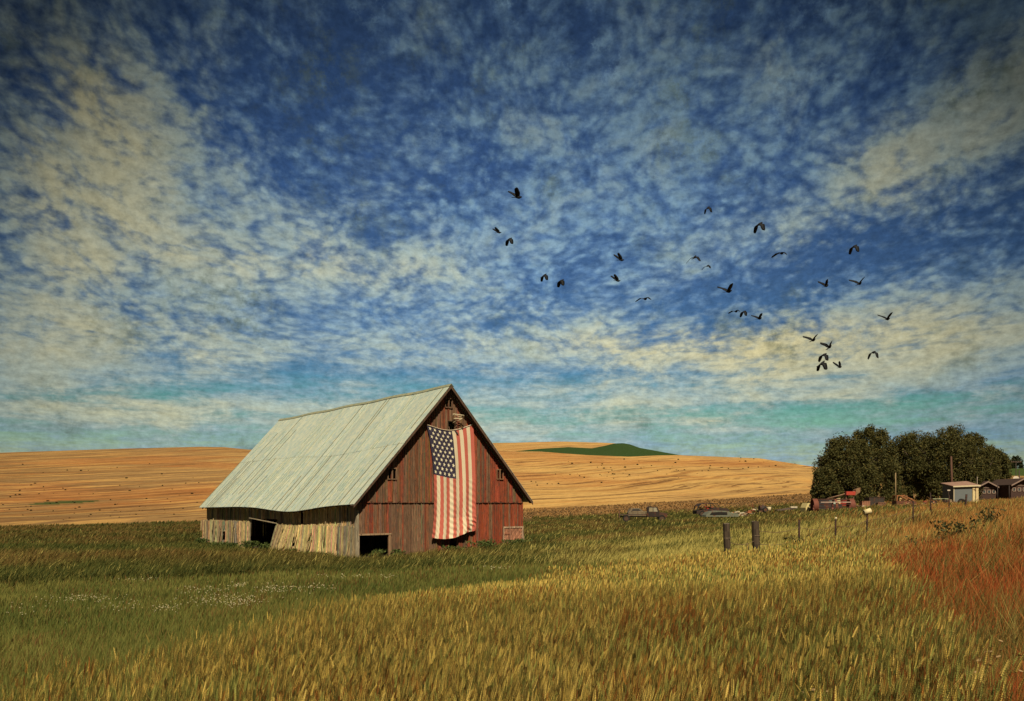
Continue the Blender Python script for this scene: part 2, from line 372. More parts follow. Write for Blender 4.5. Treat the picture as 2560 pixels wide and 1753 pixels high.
EDGE = ([-900, 0, 350, 700, 1000, 1300, 1600, 1800, 2050, 2150, 2250, 2420, 2560, 2900], [4.5, 6.6, 7.8, 9.6, 12, 15.8, 20, 22.6, 21, 15, 8.8, 4.7, 2.8, 1.8])
BAND = ([-900, 0, 600, 1000, 1300, 1500, 1700], [27, 29.5, 33, 35, 36, 31, 24])
def edge(px): return np.interp(px, *EDGE)
def bandd(px): return np.interp(px, *BAND)
ang = np.unique(np.concatenate([np.linspace(-180, -40, 30), np.linspace(-40, 40, 640), np.linspace(40, 180, 30)[:-1]]))
rad = np.unique(np.concatenate([np.geomspace(.08, 120, 120), np.linspace(120, 400, 80), np.linspace(400, 660, 40), np.geomspace(660, 9000, 30), [430.]]))
AA, RR = np.meshgrid(np.radians(ang), rad)
X = RR*np.sin(AA); Y = RR*np.cos(AA)
cosf = np.clip(np.cos(AA), .8, 1.); X = X/np.where(np.abs(AA) < .7, np.cos(AA), math.cos(.7)); Y = Y/np.where(np.abs(AA) < .7, np.cos(AA), math.cos(.7))
X = X.ravel(); Y = Y.ravel(); Z = height(X, Y); px, d = pxd(X, Y)
C = np.tile([.060, .052, .018], (len(X), 1)); al = np.zeros(len(X))
C = lerp([.05, .055, .016], [.12, .075, .022], np.clip((fbm(X, Y, .12, 3)-.35)*2.2, 0, 1))
C = np.where((px > 2050)[:, None], lerp([.17, .09, .025], [.12, .10, .03], np.clip((fbm(X, Y, .15, 5)-.4)*3, 0, 1)), C)
gst = np.interp(px, [-600, 0, 500, 1000, 1300, 1400, 1700, 2000, 2300, 2600], [99, 100, 108, 112, 160, 180, 182, 186, 196, 190])+(fbm(X, Y, .05, 9)-.5)*10
gw = np.clip((d-gst)/3, 0, 1)
scr = ((px > 1200) & (d > 128) & (d < gst+2))
C[scr] = lerp([.15, .09, .045], [.34, .19, .07], np.clip(fbm(X[scr], Y[scr], .35, 4)*2-.5, 0, 1))
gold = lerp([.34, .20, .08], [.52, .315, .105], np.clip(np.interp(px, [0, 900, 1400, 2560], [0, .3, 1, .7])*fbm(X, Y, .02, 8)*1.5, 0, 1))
gold *= np.interp(px, [0, 500, 1300, 2000, 2560], [.62, .78, 1, .95, .62])[:, None]  # hill colour dimmed toward both sides of the frame, a painted vignette
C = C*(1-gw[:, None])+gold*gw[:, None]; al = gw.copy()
grn = (px > 1290) & (px < 1710) & (d >= 428) & (d <= 602); C[grn] = [.034, .062, .016]; al[grn] = 0
grn = (px > 2250) & (d >= 402); C[grn] = [.05, .075, .018]; al[grn] = 0
pat = ((px-165)/75)**2+((d-183-(px-165)*.06)/5)**2 < 1+.6*fbm(X, Y, .3, 2); C[pat] = [.05, .07, .02]; al[pat] = .3
nA, nR = len(ang), len(rad); I = np.arange(nA*nR).reshape(nR, nA); J = np.roll(I, -1, axis=1)
T = np.stack([I[:-1], J[:-1], J[1:], I[1:]], -1).reshape(-1, 4)[:, ::-1]
ctr = len(X); V = np.vstack([np.stack([X, Y, Z], 1)]); 
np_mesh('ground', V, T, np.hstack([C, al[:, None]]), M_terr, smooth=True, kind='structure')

# ------------------------------------------------------------------ barn frame: local X along the gable, local Y along its length
T0 = Vector((-8.34, 43.2, 0)); C0 = T0+.45*G+.54*Lv; WG = 11.78; LG = 22.1; OH = .45; OG = .54
rzb = math.atan2(G.y, G.x)
def guz(px, py):                       # point on the gable plane
    k = (px-CX)/F; u = (k*C0.y-C0.x)/(G.x-G.y*k); d = C0.y+G.y*u; return u, EYE+(HY-py)/F*d
def lvz(px, py):                       # point on the long wall plane
    k = (px-CX)/F; v = (k*C0.y-C0.x)/(Lv.x-Lv.y*k); d = C0.y+Lv.y*v; return v, EYE+(HY-py)/F*d
def eave_z(t): return 2.95-.012*t-.36*math.exp(-((t-7.4)/4.2)**2)
RZ = 9.85
def roof_z(u, t, side=0):              # roof surface height, u from -OH to WG+OH, t along the barn (-OH..LG+OH)
    half = WG/2+OH; um = WG/2; rz = RZ-.010*(t+OH)-.05*math.sin(t*.55)**2
    ez = eave_z(t) if u < um else 3.08-.012*t
    q = 1-abs(u-um)/half; return ez+(rz-ez)*q-(.10*math.sin(math.pi*q)*(1 if u < um else .3))*math.exp(-((t-8)/7)**2)
barn = empty('barn', C0, rzb, label='large old wooden barn with a pale metal roof, red gable and collapsing grey side', cat='barn')
def boards(mb, u0, u1, wmin, wmax, zb, zt, holes, put, colf, batten=.6, th=.03):
    """fills u0..u1 with vertical boards cut by rectangular holes; put(u,z,out)->point"""
    ks = sorted({u0, u1, *[h[0] for h in holes], *[h[1] for h in holes]}); us = [ks[0]]
    for a, b in zip(ks[:-1], ks[1:]):
        n = max(1, round((b-a)/random.uniform(wmin, wmax))); us += [a+(b-a)*(i+1)/n for i in range(n)]
    for a, b in zip(us[:-1], us[1:]):
        m = (a+b)/2; cuts = sorted([(h[2], h[3]) for h in holes if h[0] < m < h[1]]); z = zb(m)+random.uniform(-.05, .04); segs = []
        top = min(zt(a), zt(b))
        for lo_, hi in cuts:
            if lo_ > z+.03: segs.append((z, lo_, False))
            z = max(z, hi)
        if z < max(zt(a), zt(b)): segs.append((z, None, True))
        c = colf(m); off = random.uniform(0, .02); g = random.choice([.004, .007, .014])
        for z0, z1, last in segs:
            za = zt(a) if last else z1; zc = zt(b) if last else z1
            if za-z0 < .02 and zc-z0 < .02: continue
            za = max(za, z0+.01); zc = max(zc, z0+.01)
            mb.hexa([put(a+g, z0, off), put(b-g, z0, off), put(b-g, z0, off-th), put(a+g, z0, off-th), put(a+g, za, off), put(b-g, zc, off), put(b-g, zc, off-th), put(a+g, za, off-th)], c)
            if random.random() < batten:
                cb = [q*random.uniform(.7, 1.25) for q in c]; w_ = random.uniform(.018, .03)
                zz = min(za, zc)-.02
                if zz > z0+.1: mb.hexa([put(b-w_, z0, .017), put(b+w_, z0, .017), put(b+w_, z0, .045), put(b-w_, z0, .045), put(b-w_, zz, .017), put(b+w_, zz, .017), put(b+w_, zz, .045), put(b-w_, zz, .045)], cb)
# gable
def redc(u):
    t = min(1, max(0, u/WG)); r = random.random()
    if r < .32+.30*(1-t): c = (.165, .095, .055)
    elif r < .70: c = (.200, .078, .036)
    else: c = (.225, .058, .028)
    if t > .62 and r > .3: c = (.255, .055, .025)
    k = random.uniform(.78, 1.35); return tuple(q*k for q in c)
door = (*[guz(p, 1340)[0] for p in (897, 970)], -.5, guz(930, 1338)[1])
slot = (guz(1125, 1350)[0], guz(1141, 1350)[0], -.5, 1.35)
def hole(x0, x1, y0, y1):
    a, z1 = guz(x0, y0); b, z0 = guz(x1, y1); return (a, b, z0, z1)
wl1 = hole(968, 976, 1172, 1197); wl2 = hole(979, 987, 1171, 1197); wr1 = hole(1240, 1245, 1175, 1197); wr2 = hole(1248, 1254, 1175, 1197)
tw1 = hole(1111, 1118, 997, 1018); tw2 = hole(1120, 1127, 995, 1018); hay = hole(1117, 1134, 1053, 1082)
rd = (guz(1256, 1320)[0], WG-.05, -.5, guz(1285, 1316)[1])
seam = guz(1000, 1253)[1]
gput = lambda off: (lambda u, z, o: (u, -(o+off), z))
mb = MB()
boards(mb, 0, WG, .11, .2, lambda u: 0, lambda u: seam if roof_z(u, 0) > seam+.15 else roof_z(u, 0)-.12, [door, slot, rd], gput(0), redc, .5)
boards(mb, -.0, WG, .11, .2, lambda u: seam-.06, lambda u: roof_z(u, 0)-.12, [wl1, wl2, wr1, wr2, tw1, tw2, hay], gput(.06), redc, .55)
gable = mb.build('gable_wall', M_red, barn, label='red and brown boarded gable end carrying the flag')
mb = MB()
for (a, b, z0, z1) in (wl1, wl2, wr1, wr2, tw1, tw2):
    pass
def frame(a, b, z0, z1, c, w_=.05, y=-.145, mid=None):
    f = MB(); f.box(a-w_, b+w_, y, y+.035, z0-w_, z0, c).box(a-w_, b+w_, y, y+.035, z1, z1+w_, c).box(a-w_, a, y, y+.035, z0, z1, c).box(b, b+w_, y, y+.035, z0, z1, c)
    if mid: f.box(mid[0], mid[1], y+.002, y+.037, z0, z1, c)
    return f
fc = (.20, .12, .07)
frame(wl1[0], wl2[1], wl1[2], wl1[3], fc, mid=(wl1[1], wl2[0])).build('window_frame', M_wood, barn)
frame(wr1[0], wr2[1], wr1[2], wr1[3], (.24, .13, .07), mid=(wr1[1], wr2[0])).build('window_frame', M_wood, barn)
frame(tw1[0], tw2[1], tw1[2], tw1[3], (.14, .08, .05), mid=(tw1[1], tw2[0])).build('window_frame', M_wood, barn)
frame(hay[0], hay[1], hay[2], hay[3], (.14, .09, .05), .04).build('hay_door_frame', M_wood, barn)
f = MB(); f.box(door[0]-.05, door[1]+.18, -.10, -.05, door[3], door[3]+.09, (.34, .22, .13)); f.box(door[1], door[1]+.16, -.08, -.04, 0, door[3], (.27, .16, .09)); f.box(door[0]-.10, door[0], -.08, -.045, 0, door[3], (.30, .22, .15))
f.build('door_frame', M_wood, barn)
f = MB(); f.box(0, WG, -.075, -.048, seam-.10, seam-.055, (.13, .05, .03)); f.build('drip_board', M_red, barn)
# pale door at the right foot of the gable, boards on the diagonal
f = MB(); a, b, _, z1 = rd; z0 = .1; n = 17
def clipdiag(x0, dx_):   # parallelogram strip clipped to the door by sampling
    H_ = z1-z0; s = .8; pts = []
    return s
f.box(a, b, -.075, -.045, z0, z1, (.27, .17, .11))
for i in range(-9, 10):
    x0 = a+i*.17; p = []
    for s_, e_ in ((x0, x0+.15),):
        lo0, lo1 = s_, e_; hi0, hi1 = s_+1.25, e_+1.25
        t0 = max(0, (a-lo0)/1.25); t1 = min(1, (b-.02-lo1)/1.25)
        if t1 > t0+.03:
            q = lambda x, t: (x+1.25*t, z0+(z1-z0)*t)
            A0 = q(lo0, t0); A1 = q(lo1, t0); B0 = q(lo0, t1); B1 = q(lo1, t1); y0, y1 = -.098, -.075
            k = random.uniform(.75, 1.2); f.hexa([(A0[0], y0, A0[1]), (A1[0], y0, A1[1]), (A1[0], y1, A1[1]), (A0[0], y1, A0[1]), (B0[0], y0, B0[1]), (B1[0], y0, B1[1]), (B1[0], y1, B1[1]), (B0[0], y1, B0[1])], (.42*k, .19*k, .11*k))
wc = (.50, .34, .22)
dleaf = f.build('door', M_red, barn, label='pinkish low door with diagonal boards')
f = MB(); f.box(a-.05, b+.05, -.13, -.10, z1-.1, z1, wc).box(a-.05, a+.05, -.128, -.10, z0, z1-.1, wc).hexa([(b-.05, -.13, z0), (b+.16, -.13, z0), (b+.16, -.10, z0), (b-.05, -.10, z0), (b-.07, -.13, z1-.1), (b+.03, -.13, z1-.1), (b+.03, -.10, z1-.1), (b-.07, -.10, z1-.1)], wc).box((a+b)/2-.3, (a+b)/2-.22, -.126, -.1, z0, z1-.1, (.33, .16, .10)).box(a+.05, (a+b)/2-.3, -.124, -.1, z1-.5, z1-.43, (.30, .12, .07))
f.build('rail', M_red, dleaf)
# long side wall
holesL = []
def lh(x0, x1, y0, y1, zfloor=False):
    v1, zt_ = lvz(x0, y0); v0, zb_ = lvz(x1, y1); return (v0, v1, -.6 if zfloor else zb_, zt_)
big = lh(629, 694, 1296, 1370, True); w1 = lh(560, 567, 1328, 1350); w2 = lh(744, 751, 1340, 1366); w3 = lh(776, 783, 1350, 1378, True); w4 = lh(505, 510, 1326, 1344)
gap = lh(752, 758, 1275, 1325)
def greyc(v):
    r = random.random(); c = (.50, .38, .19) if r < .45 else (.38, .28, .15) if r < .75 else (.26, .22, .15)
    if 2.0 < v < 9 and r > .2: c = (.64, .48, .23)
    k = random.uniform(.75, 1.2); return tuple(q*k for q in c)
def lean(v):      # how far a lower board's foot has slid along the wall / outward
    return .05*math.sin(v*1.7)-.20*math.exp(-((v-15.2)/2)**2)+.62*math.exp(-((v-(big[0]-1.0))/2.0)**2), .02+.30*math.exp(-((v-9)/5)**2)
TS = 1.72
def lput(u, z, o):
    s, out_ = lean(u); t = max(0., (TS-z)/TS); return (-(o+.05+out_*t), u+s*t, z)
def lput2(u, z, o): return (-o, u, z)
mb = MB()
up = lambda m: roof_z(-OH+.1, m)+.03
boards(mb, 0, LG, .14, .22, lambda v: TS-.08, up, [(big[0], big[1], 0, big[3]), gap], lput2, greyc, .5)
boards(mb, 0, big[0], .11, .19, lambda v: random.uniform(-.05, .12), lambda v: TS+random.uniform(-.03, .10), [w2, w3], lput, greyc, .75)
boards(mb, big[1], LG, .11, .19, lambda v: random.uniform(-.05, .12), lambda v: TS+random.uniform(-.03, .10), [w1, w4], lput, greyc, .75)
for i in range(26):     # loose boards hanging askew
    v = random.choice([random.uniform(.4, big[0]), random.uniform(big[1], LG-.3), random.uniform(4, 7.2)]); z0 = random.uniform(.0, .9); z1_ = z0+random.uniform(.6, 1.2)
    if z1_ > 2.0 or big[0]-.5 < v < big[1]+.3: continue
    sl = random.uniform(-.22, .22); o_ = .12+lean(v)[1]*.7; c = greyc(v); s_ = lean(v)[0]
    mb.hexa([(-o_-.13, v+s_*.8, z0), (-o_-.13, v+s_*.8+.07, z0), (-o_-.10, v+s_*.8+.07, z0), (-o_-.10, v+s_*.8, z0), (-o_, v+sl, z1_), (-o_, v+.07+sl, z1_), (-o_+.03, v+.07+sl, z1_), (-o_+.03, v+sl, z1_)], c)
mb.build('side_wall', M_wood, barn, label='grey sun-bleached side wall of leaning and broken boards')
f = MB(); f.hexa([(-.10, big[0]-.1, big[3]-.28), (-.16, big[0]-.1, big[3]-.28), (-.16, big[1]+.05, big[3]+.0), (-.10, big[1]+.05, big[3]+.0), (-.10, big[0]-.1, big[3]-.22), (-.16, big[0]-.1, big[3]-.22), (-.16, big[1]+.05, big[3]+.06), (-.10, big[1]+.05, big[3]+.06)], (.42, .34, .22)); f.build('lintel', M_wood, barn)
for h_ in (w1, w2):
    f = MB(); s_, o_ = lean((h_[0]+h_[1])/2)
    x_ = -(.12+o_*.6); f.box(x_, x_+.03, h_[0]-.04+s_*.4, h_[1]+.04+s_*.4, h_[3], h_[3]+.05, (.5, .4, .24)); f.build('window_frame', M_wood, barn)
# corner post, far walls, floor, inner posts
f = MB(); f.box(-.08, .10, -.09, .10, -.2, 2.62, (.30, .25, .17)); f.build('corner_board', M_wood, barn)
mb = MB(); boards(mb, 0, LG, .2, .3, lambda v: -.2, lambda v: roof_z(WG, v)-.12, [], lambda u, z, o: (WG+o, u, z), redc, .3); mb.build('side_wall', M_red, barn, label='far red side wall facing away')
mb = MB(); boards(mb, 0, WG, .2, .3, lambda v: -.2, lambda u: roof_z(u, LG)-.12, [], lambda u, z, o: (u, LG+o, z), redc, .3); mb.build('gable_wall', M_red, barn, label='rear gable end turned away')
f = MB(); f.box(.05, WG-.05, .05, LG-.05, -.3, .06, (.05, .035, .02)); f.build('floor', M_plain, barn)
for k, (uu, vv) in enumerate([(3.6, 4.5), (8, 4.5), (3.6, 11), (8, 11), (3.6, 17.5), (8, 17.5)]):
    f = MB(); f.box(uu-.1, uu+.1, vv-.1, vv+.1, .06, roof_z(uu, vv)-.15, (.14, .1, .06)); f.build('post', M_wood, barn)
# roof: two courses of ribbed sheets each side
def slope(side):
    mb = MB(); um = WG/2; half = WG/2+OH; t = -OG; sgn = -1 if side == 0 else 1
    while t < LG+OH-.01:
        t2 = min(LG+OH, t+random.choice([.28, .36, .36, .55, .55, .66])); k = random.uniform(.93, 1.06); dark = random.random() < .25
        for (q0, q1, lift) in ((0, .50, .0), (.49, 1., .022)):
            ns = 8; o_ = random.uniform(.0, .012)+lift; kk = k*random.uniform(.95, 1.04); b = len(mb.v)
            for i in range(ns+1):
                q = q0+(q1-q0)*i/ns; u = um+sgn*half*(1-q)
                for tt in (t+.004, t2-.004):
                    for dz_ in (o_, o_-.02): mb.v.append((u, tt, roof_z(u-(1e-4 if side == 0 else -1e-4), tt)+dz_))
            for i in range(ns):
                p = b+4*i; c = (kk, kk, kk*.98)
                mb.face((p, p+2, p+6, p+4), c, False); mb.face((p+1, p+5, p+7, p+3), c); mb.face((p, p+4, p+5, p+1), c); mb.face((p+2, p+3, p+7, p+6), c)
            mb.face((b, b+1, b+3, b+2), c); e = b+4*ns; mb.face((e, e+2, e+3, e+1), c)
            if q0 == 0 or random.random() < .45:   # standing rib; dark where the lap is rusty
                ia = 0 if random.random() < .8 else 2; ib = ns if random.random() < .7 else ns-3
                if ib > ia:
                    cc = (.34, .28, .19) if dark else (.66, .65, .56)
                    P_ = [(um+sgn*half*(1-(q0+(q1-q0)*i/ns)), t2) for i in range(ia, ib+1)]
                    for (u0, ta), (u1, _) in zip(P_[:-1], P_[1:]):
                        za = roof_z(u0, ta)+o_; zb = roof_z(u1, ta)+o_; w_ = .022 if dark else .016; hh = .035
                        mb.hexa([(u0, ta-w_, za), (u0, ta+w_, za), (u1, ta+w_, zb), (u1, ta-w_, zb), (u0, ta-w_, za+hh), (u0, ta+w_, za+hh), (u1, ta+w_, zb+hh), (u1, ta-w_, zb+hh)], cc)
        t = t2
    return mb
r0 = slope(0).build('roof', M_roof, barn, label='long near roof slope of pale weathered metal with a sagging eave')
r1 = slope(1).build('roof', M_roof, barn, label='far roof slope over the red side')
f = MB(); um = WG/2
ts = np.linspace(-OG-.02, LG+OH+.02, 24)
for a, b in zip(ts[:-1], ts[1:]):
    za = roof_z(um, a)+.045; zb = roof_z(um, b)+.045
    for s_ in (-1, 1):
        f.hexa([(um, a, za), (um+s_*.16, a, za-.16), (um+s_*.16, b, zb-.16), (um, b, zb), (um, a, za+.02), (um+s_*.16, a, za-.14), (um+s_*.16, b, zb-.14), (um, b, zb+.02)], (.6, .55, .42))
f.build('ridge_cap', M_roof, r0)
def rake(side, t, name, parent):
    f = MB(); half = WG/2+OH; sg = -1 if side == 0 else 1; n = 14
    for i in range(n):
        u0 = um+sg*half*(1-i/n); u1 = um+sg*half*(1-(i+1)/n); e = 1e-4*(-sg)
        z0_ = roof_z(u0+e, t)-.03; z1_ = roof_z(u1+e, t)-.03; d_ = .17
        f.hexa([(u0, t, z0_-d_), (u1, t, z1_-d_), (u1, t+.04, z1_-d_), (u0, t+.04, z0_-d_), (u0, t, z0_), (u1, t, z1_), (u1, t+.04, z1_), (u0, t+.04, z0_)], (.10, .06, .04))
    return f.build(name, M_wood, parent)
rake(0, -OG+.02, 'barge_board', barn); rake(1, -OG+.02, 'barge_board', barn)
f = MB()                      # rafters under the eave and under the gable overhang, soffit boards
for k in range(34):
    v = .2+k*.66
    if v > LG: break
    z_ = roof_z(-OH+.02, v)-.04; z2 = roof_z(.4, v)-.04
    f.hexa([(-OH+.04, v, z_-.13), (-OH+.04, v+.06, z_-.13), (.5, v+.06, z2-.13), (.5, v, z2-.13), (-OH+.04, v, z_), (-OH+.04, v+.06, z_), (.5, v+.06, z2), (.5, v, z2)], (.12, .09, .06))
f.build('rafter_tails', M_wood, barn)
for side in (0, 1):
    f = MB(); sg = -1 if side == 0 else 1; half = WG/2+OH; n = 12
    for i in range(n):
        u0 = um+sg*half*(1-i/n); u1 = um+sg*half*(1-(i+1)/n); e = 1e-4*(-sg)
        for (ta, tb, dz_) in ((-OG+.07, -.16, .06), ):
            za = roof_z(u0+e, 0)-dz_; zb = roof_z(u1+e, 0)-dz_
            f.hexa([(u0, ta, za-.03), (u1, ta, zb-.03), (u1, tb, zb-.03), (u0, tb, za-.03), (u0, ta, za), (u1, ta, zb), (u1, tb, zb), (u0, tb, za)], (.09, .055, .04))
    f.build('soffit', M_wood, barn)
# pale wire frame projecting above the hay door
fx = empty('wall_bracket', C0, rzb, label='small pale square frame jutting out above the barn hay door', cat='bracket')
ua, za = guz(1121, 1037); ub, zb = guz(1146, 1048); pc = (.62, .52, .34)
f = MB(); f.path([(ua, -.5, za), (ua+.55, -.75, za-.06), (ub+.12, -.35, zb+.02), (ua+.22, -.12, zb-.02), (ua, -.5, za)], .028, pc, 6); f.bar((ua, -.5, za), (ub+.12, -.35, zb+.02), .014, pc).bar((ua+.55, -.75, za-.06), (ua+.22, -.12, zb-.02), .014, pc)
f.build('frame', M_plain, fx)
f = MB(); f.bar((ua+.22, -.11, zb-.02), (ua+.22, -.11, zb-.28), .025, (.45, .36, .22)).bar((ua+.22, -.11, zb-.26), (ub, -.4, zb), .018, pc); f.build('stay', M_plain, fx)

# ------------------------------------------------------------------ the flag hung on the gable
flag = empty('flag', C0, rzb, label='huge faded American flag hung vertically down the red barn gable', cat='flag')
NX, NY = 78, 208
LE = [(1062, 1063), (1068, 1090), (1076, 1150), (1079, 1187), (1080, 1240), (1079, 1290), (1075, 1330), (1072, 1344)]
RE = [(1178, 1062), (1180, 1090), (1182, 1150), (1183, 1200), (1183, 1250), (1183, 1290), (1183, 1315), (1181, 1330)]
def flagpt(s, t, lift=0.):
    """s across 0..1, t down 0..1"""
    tt = [(.0), .1, .31, .44, .62, .79, .93, 1.]
    def E(ed):
        return np.interp(t, tt, [p[0] for p in ed]), np.interp(t, tt, [p[1] for p in ed])
    lx, ly = E(LE); rx, ry = E(RE)
    x_ = lx+(rx-lx)*s; y_ = ly+(ry-ly)*s
    y_ += (1-t)**2*14*math.sin(math.pi*s)**1.2                       # top edge sags
    y_ += t**6*(9*math.sin(math.pi*min(1, s*1.25))-3*s)
    u, z = guz(x_, y_)
    amp = .02+.10*t**1.2
    o_ = .19+amp*.75*(.5+.5*math.sin(s*24+t*3+1.2*math.sin(t*4)))+.02*t*math.sin(t*14+s*9)*(.4+.6*s)
    lowr = max(0, s-.45)*max(0, t-.55)
    o_ += .018*t*math.sin(t*110-s*60+3*math.sin(s*14))*(1 if t > .44 else .12) + lowr*.18*math.sin(t*80-s*50)
    o_ += .16*max(0, t-.8)/.2*math.sin(s*3.0)
    return (u, -(o_+lift), z)
wht = (.70, .59, .40); rdc = (.52, .125, .085); blu = (.038, .030, .055)
def cloth(name, pred, colf, s0, s1, t0, t1, parent):
    mb = MB(); idx = {}
    for j in range(NY):
        for i in range(NX):
            sm_, tm = (i+.5)/NX, (j+.5)/NY
            if not pred(sm_, tm): continue
            q = []
            for a, b in ((i, j), (i+1, j), (i+1, j+1), (i, j+1)):
                if (a, b) not in idx: idx[(a, b)] = len(mb.v); mb.v.append(flagpt(a/NX, b/NY))
                q.append(idx[(a, b)])
            mb.face(q, colf(sm_, tm), True)
    return mb
CANW, CANH = 7/13, .44
incan = lambda s, t: s < 42.01/78 and t < 91.5/208
mb = cloth('a', lambda s, t: not incan(s, t), lambda s, t: rdc if int(s*13) % 2 == 0 else wht, 0, 1, 0, 1, flag)
fl = mb.build('striped_cloth', M_cloth, flag, label='red and white stripes running down the flag')
mb = cloth('c', incan, lambda s, t: blu, 0, 1, 0, 1, flag)
for r_ in range(11):
    n = 5 if r_ % 2 == 0 else 4
    for c_ in range(n):
        sc = (c_+.5)/5*CANW if n == 5 else (c_+1)/5*CANW
        tc_ = (r_+.75)/11.5*CANH; b = len(mb.v); R0 = .026*.5; asp = 1.0
        mb.v.append(flagpt(sc, tc_, .012))
        for k in range(10):
            an = math.pi*k/5+.25; rr = (.036 if k % 2 == 0 else .0145)
            mb.v.append(flagpt(sc+rr*math.sin(an)*1.0, tc_-rr*math.cos(an)*.53, .012))
        for k in range(10): mb.face((b, b+1+k, b+1+(k+1) % 10), (.80, .72, .50), True)
mb.build('canton', M_cloth, flag, label='dark blue field with fifty pale stars at the upper left of the flag')
f = MB(); pts = [flagpt(s, 0, .01) for s in np.linspace(0, 1, 30)]; f.path(pts, .025, (.62, .50, .36), 6); f.build('header_band', M_cloth, flag)
f = MB()
for s in (0, .5, 1):
    g_ = MB(); p = Vector(flagpt(s, 0)); g_.bar(p, p+Vector((0, .12, .22)), .015, (.2, .12, .08)); g_.build('tie', M_cloth, flag)
a = Vector(flagpt(.585, 0, .02)); b = Vector(flagpt(.63, .045, .03)); f.hexa([a, a+Vector((.08, 0, 0)), a+Vector((.08, -.02, 0)), a+Vector((0, -.02, 0)), b, b+Vector((.12, 0, 0)), b+Vector((.12, -.02, 0)), b+Vector((0, -.02, 0))], (.06, .05, .05))
f.build('strap', M_cloth, flag)

# ------------------------------------------------------------------ trees
def tree(px, d, h, wid, seed, label, group=None, n=20000, lean=0., low=.12, depth=None, leaf=.17, col=((.034, .040, .012), (.125, .112, .034))):
    r = np.random.default_rng(seed); p = at(px, d); root = empty('tree', p, 0, label=label, cat='tree', group=group)
    depth = depth or wid*.8
    # limbs
    tb = MB(); tips = []; pr = random.Random(seed)
    for k in range(5 if wid > 5 else 3):
        a = pr.uniform(0, 6.28); rr = pr.uniform(.03, .10)*wid; base_ = Vector((math.cos(a)*rr, math.sin(a)*rr, -.3))
        mid = base_+Vector((math.cos(a)*wid*.12, math.sin(a)*depth*.10, h*.30)); r0_ = .028*h*pr.uniform(.6, 1)
        tb.bar(base_, mid, r0_, (.09, .065, .045), 8, r0_*.7, False)
        for q in range(4):
            b_ = a+pr.uniform(-1.2, 1.2); t_ = mid+Vector((math.cos(b_)*wid*.22, math.sin(b_)*depth*.22, h*pr.uniform(.15, .34)))
            tb.bar(mid, t_, r0_*.55, (.09, .065, .045), 6, r0_*.2, False); tips.append(t_)
            for z in range(2): tb.bar(t_, t_+Vector((pr.uniform(-1, 1)*wid*.12, pr.uniform(-1, 1)*depth*.12, h*.07)), r0_*.16, (.09, .065, .045), 5, .01, False)
    tb.build('trunk', M_bark, root)
    # leaf clumps over lumpy lobes
    nl = int(170*max(.6, wid/8)); Ls = []
    while len(Ls) < nl:
        x, y, z = pr.uniform(-1, 1), pr.uniform(-1, 1), pr.uniform(0, 1)
        e = x*x+y*y+((z-.35)/.65)**2 if z > .35 else x*x*.9+y*y*.9
        if .30 < e < 1.0: Ls.append((x*wid*.5*.94, y*depth*.5*.94, h*(low+.95*(1-low)*z), wid*pr.uniform(.045, .115)))
    Ls = np.array(Ls); k = r.integers(0, len(Ls), n); L_ = Ls[k]
    u = r.normal(size=(n, 3)); u /= np.linalg.norm(u, axis=1)[:, None]; rr = L_[:, 3]*(r.random(n)**.35)*(1+.25*(r.random(n) < .12))
    P = L_[:, :3]+u*rr[:, None]*[1, 1, .85]
    m_ = r.random(n) < .16; v_ = r.normal(size=(n, 3)); v_ /= np.linalg.norm(v_, axis=1)[:, None]; v_[:, 2] = np.abs(v_[:, 2])*.9; q_ = (r.random(n)**.25)[:, None]*(1+.05*np.sin(7*v_[:, :1]+seed)+.05*np.sin(9*v_[:, 1:2]))
    P[m_] = (v_*q_*[wid*.49, depth*.49, h*.64]+[0, 0, h*.37])[m_]
    P[:, 2] -= r.random(n)**3*h*.09; P = P[(P[:, 2] > .25)]; n = len(P)
    sz = leaf*r.uniform(.5, 1.25, n); A1 = r.normal(size=(n, 3)); A1 /= np.linalg.norm(A1, axis=1)[:, None]
    A2 = np.cross(A1, r.normal(size=(n, 3))); A2 /= np.linalg.norm(A2, axis=1)[:, None]
    A1 = A1*sz[:, None]; A2 = A2*sz[:, None]*.45
    V = np.stack([P-A1, P+A2, P+A1, P-A2], 1).reshape(-1, 3); T = np.arange(4*n).reshape(-1, 4)
    lobe = r.random(len(Ls))[k[:n]] if len(k) >= n else r.random(n)
    cc = lerp(col[0], col[1], np.clip(lobe*.6+r.random(n)*.5, 0, 1)); cc[r.random(n) < .12] *= [1.6, 1.3, 1.1]
    np_mesh('crown', V, T, np.repeat(cc, 4, 0), M_leaf, root)
    return root
tg = 'big shade trees behind the junk yard'
tree(2112, 122, 11.2, 9.2, 3, 'left part of the big tree group, loose crown reaching down to the wrecks', tg, 37800, low=.06)
tree(2176, 126, 12.4, 9.0, 4, 'tall rounded tree second from the left in the big tree group', tg, 45900, low=.10)
tree(2286, 131, 12.1, 9.6, 5, 'broad dark tree in the middle of the group, behind the rusty car shell', tg, 43200, low=.10)
tree(2368, 128, 12.3, 10.4, 6, 'broad dark tree behind the tall pole, left of the grey shed', tg, 48600, low=.12)
tree(2432, 131, 11.0, 8.0, 8, 'tree just right of the tall pole, directly behind the grey shed', tg, 29700, low=.12)
tree(2476, 138, 9.6, 6.4, 9, 'lowest and rightmost tree of the big group, above the house roof', tg, 22950, low=.22)
tree(2062, 119, 6.4, 4.0, 12, 'ragged low leafy bush at the left foot of the tree group', tg, 12150, low=.02)
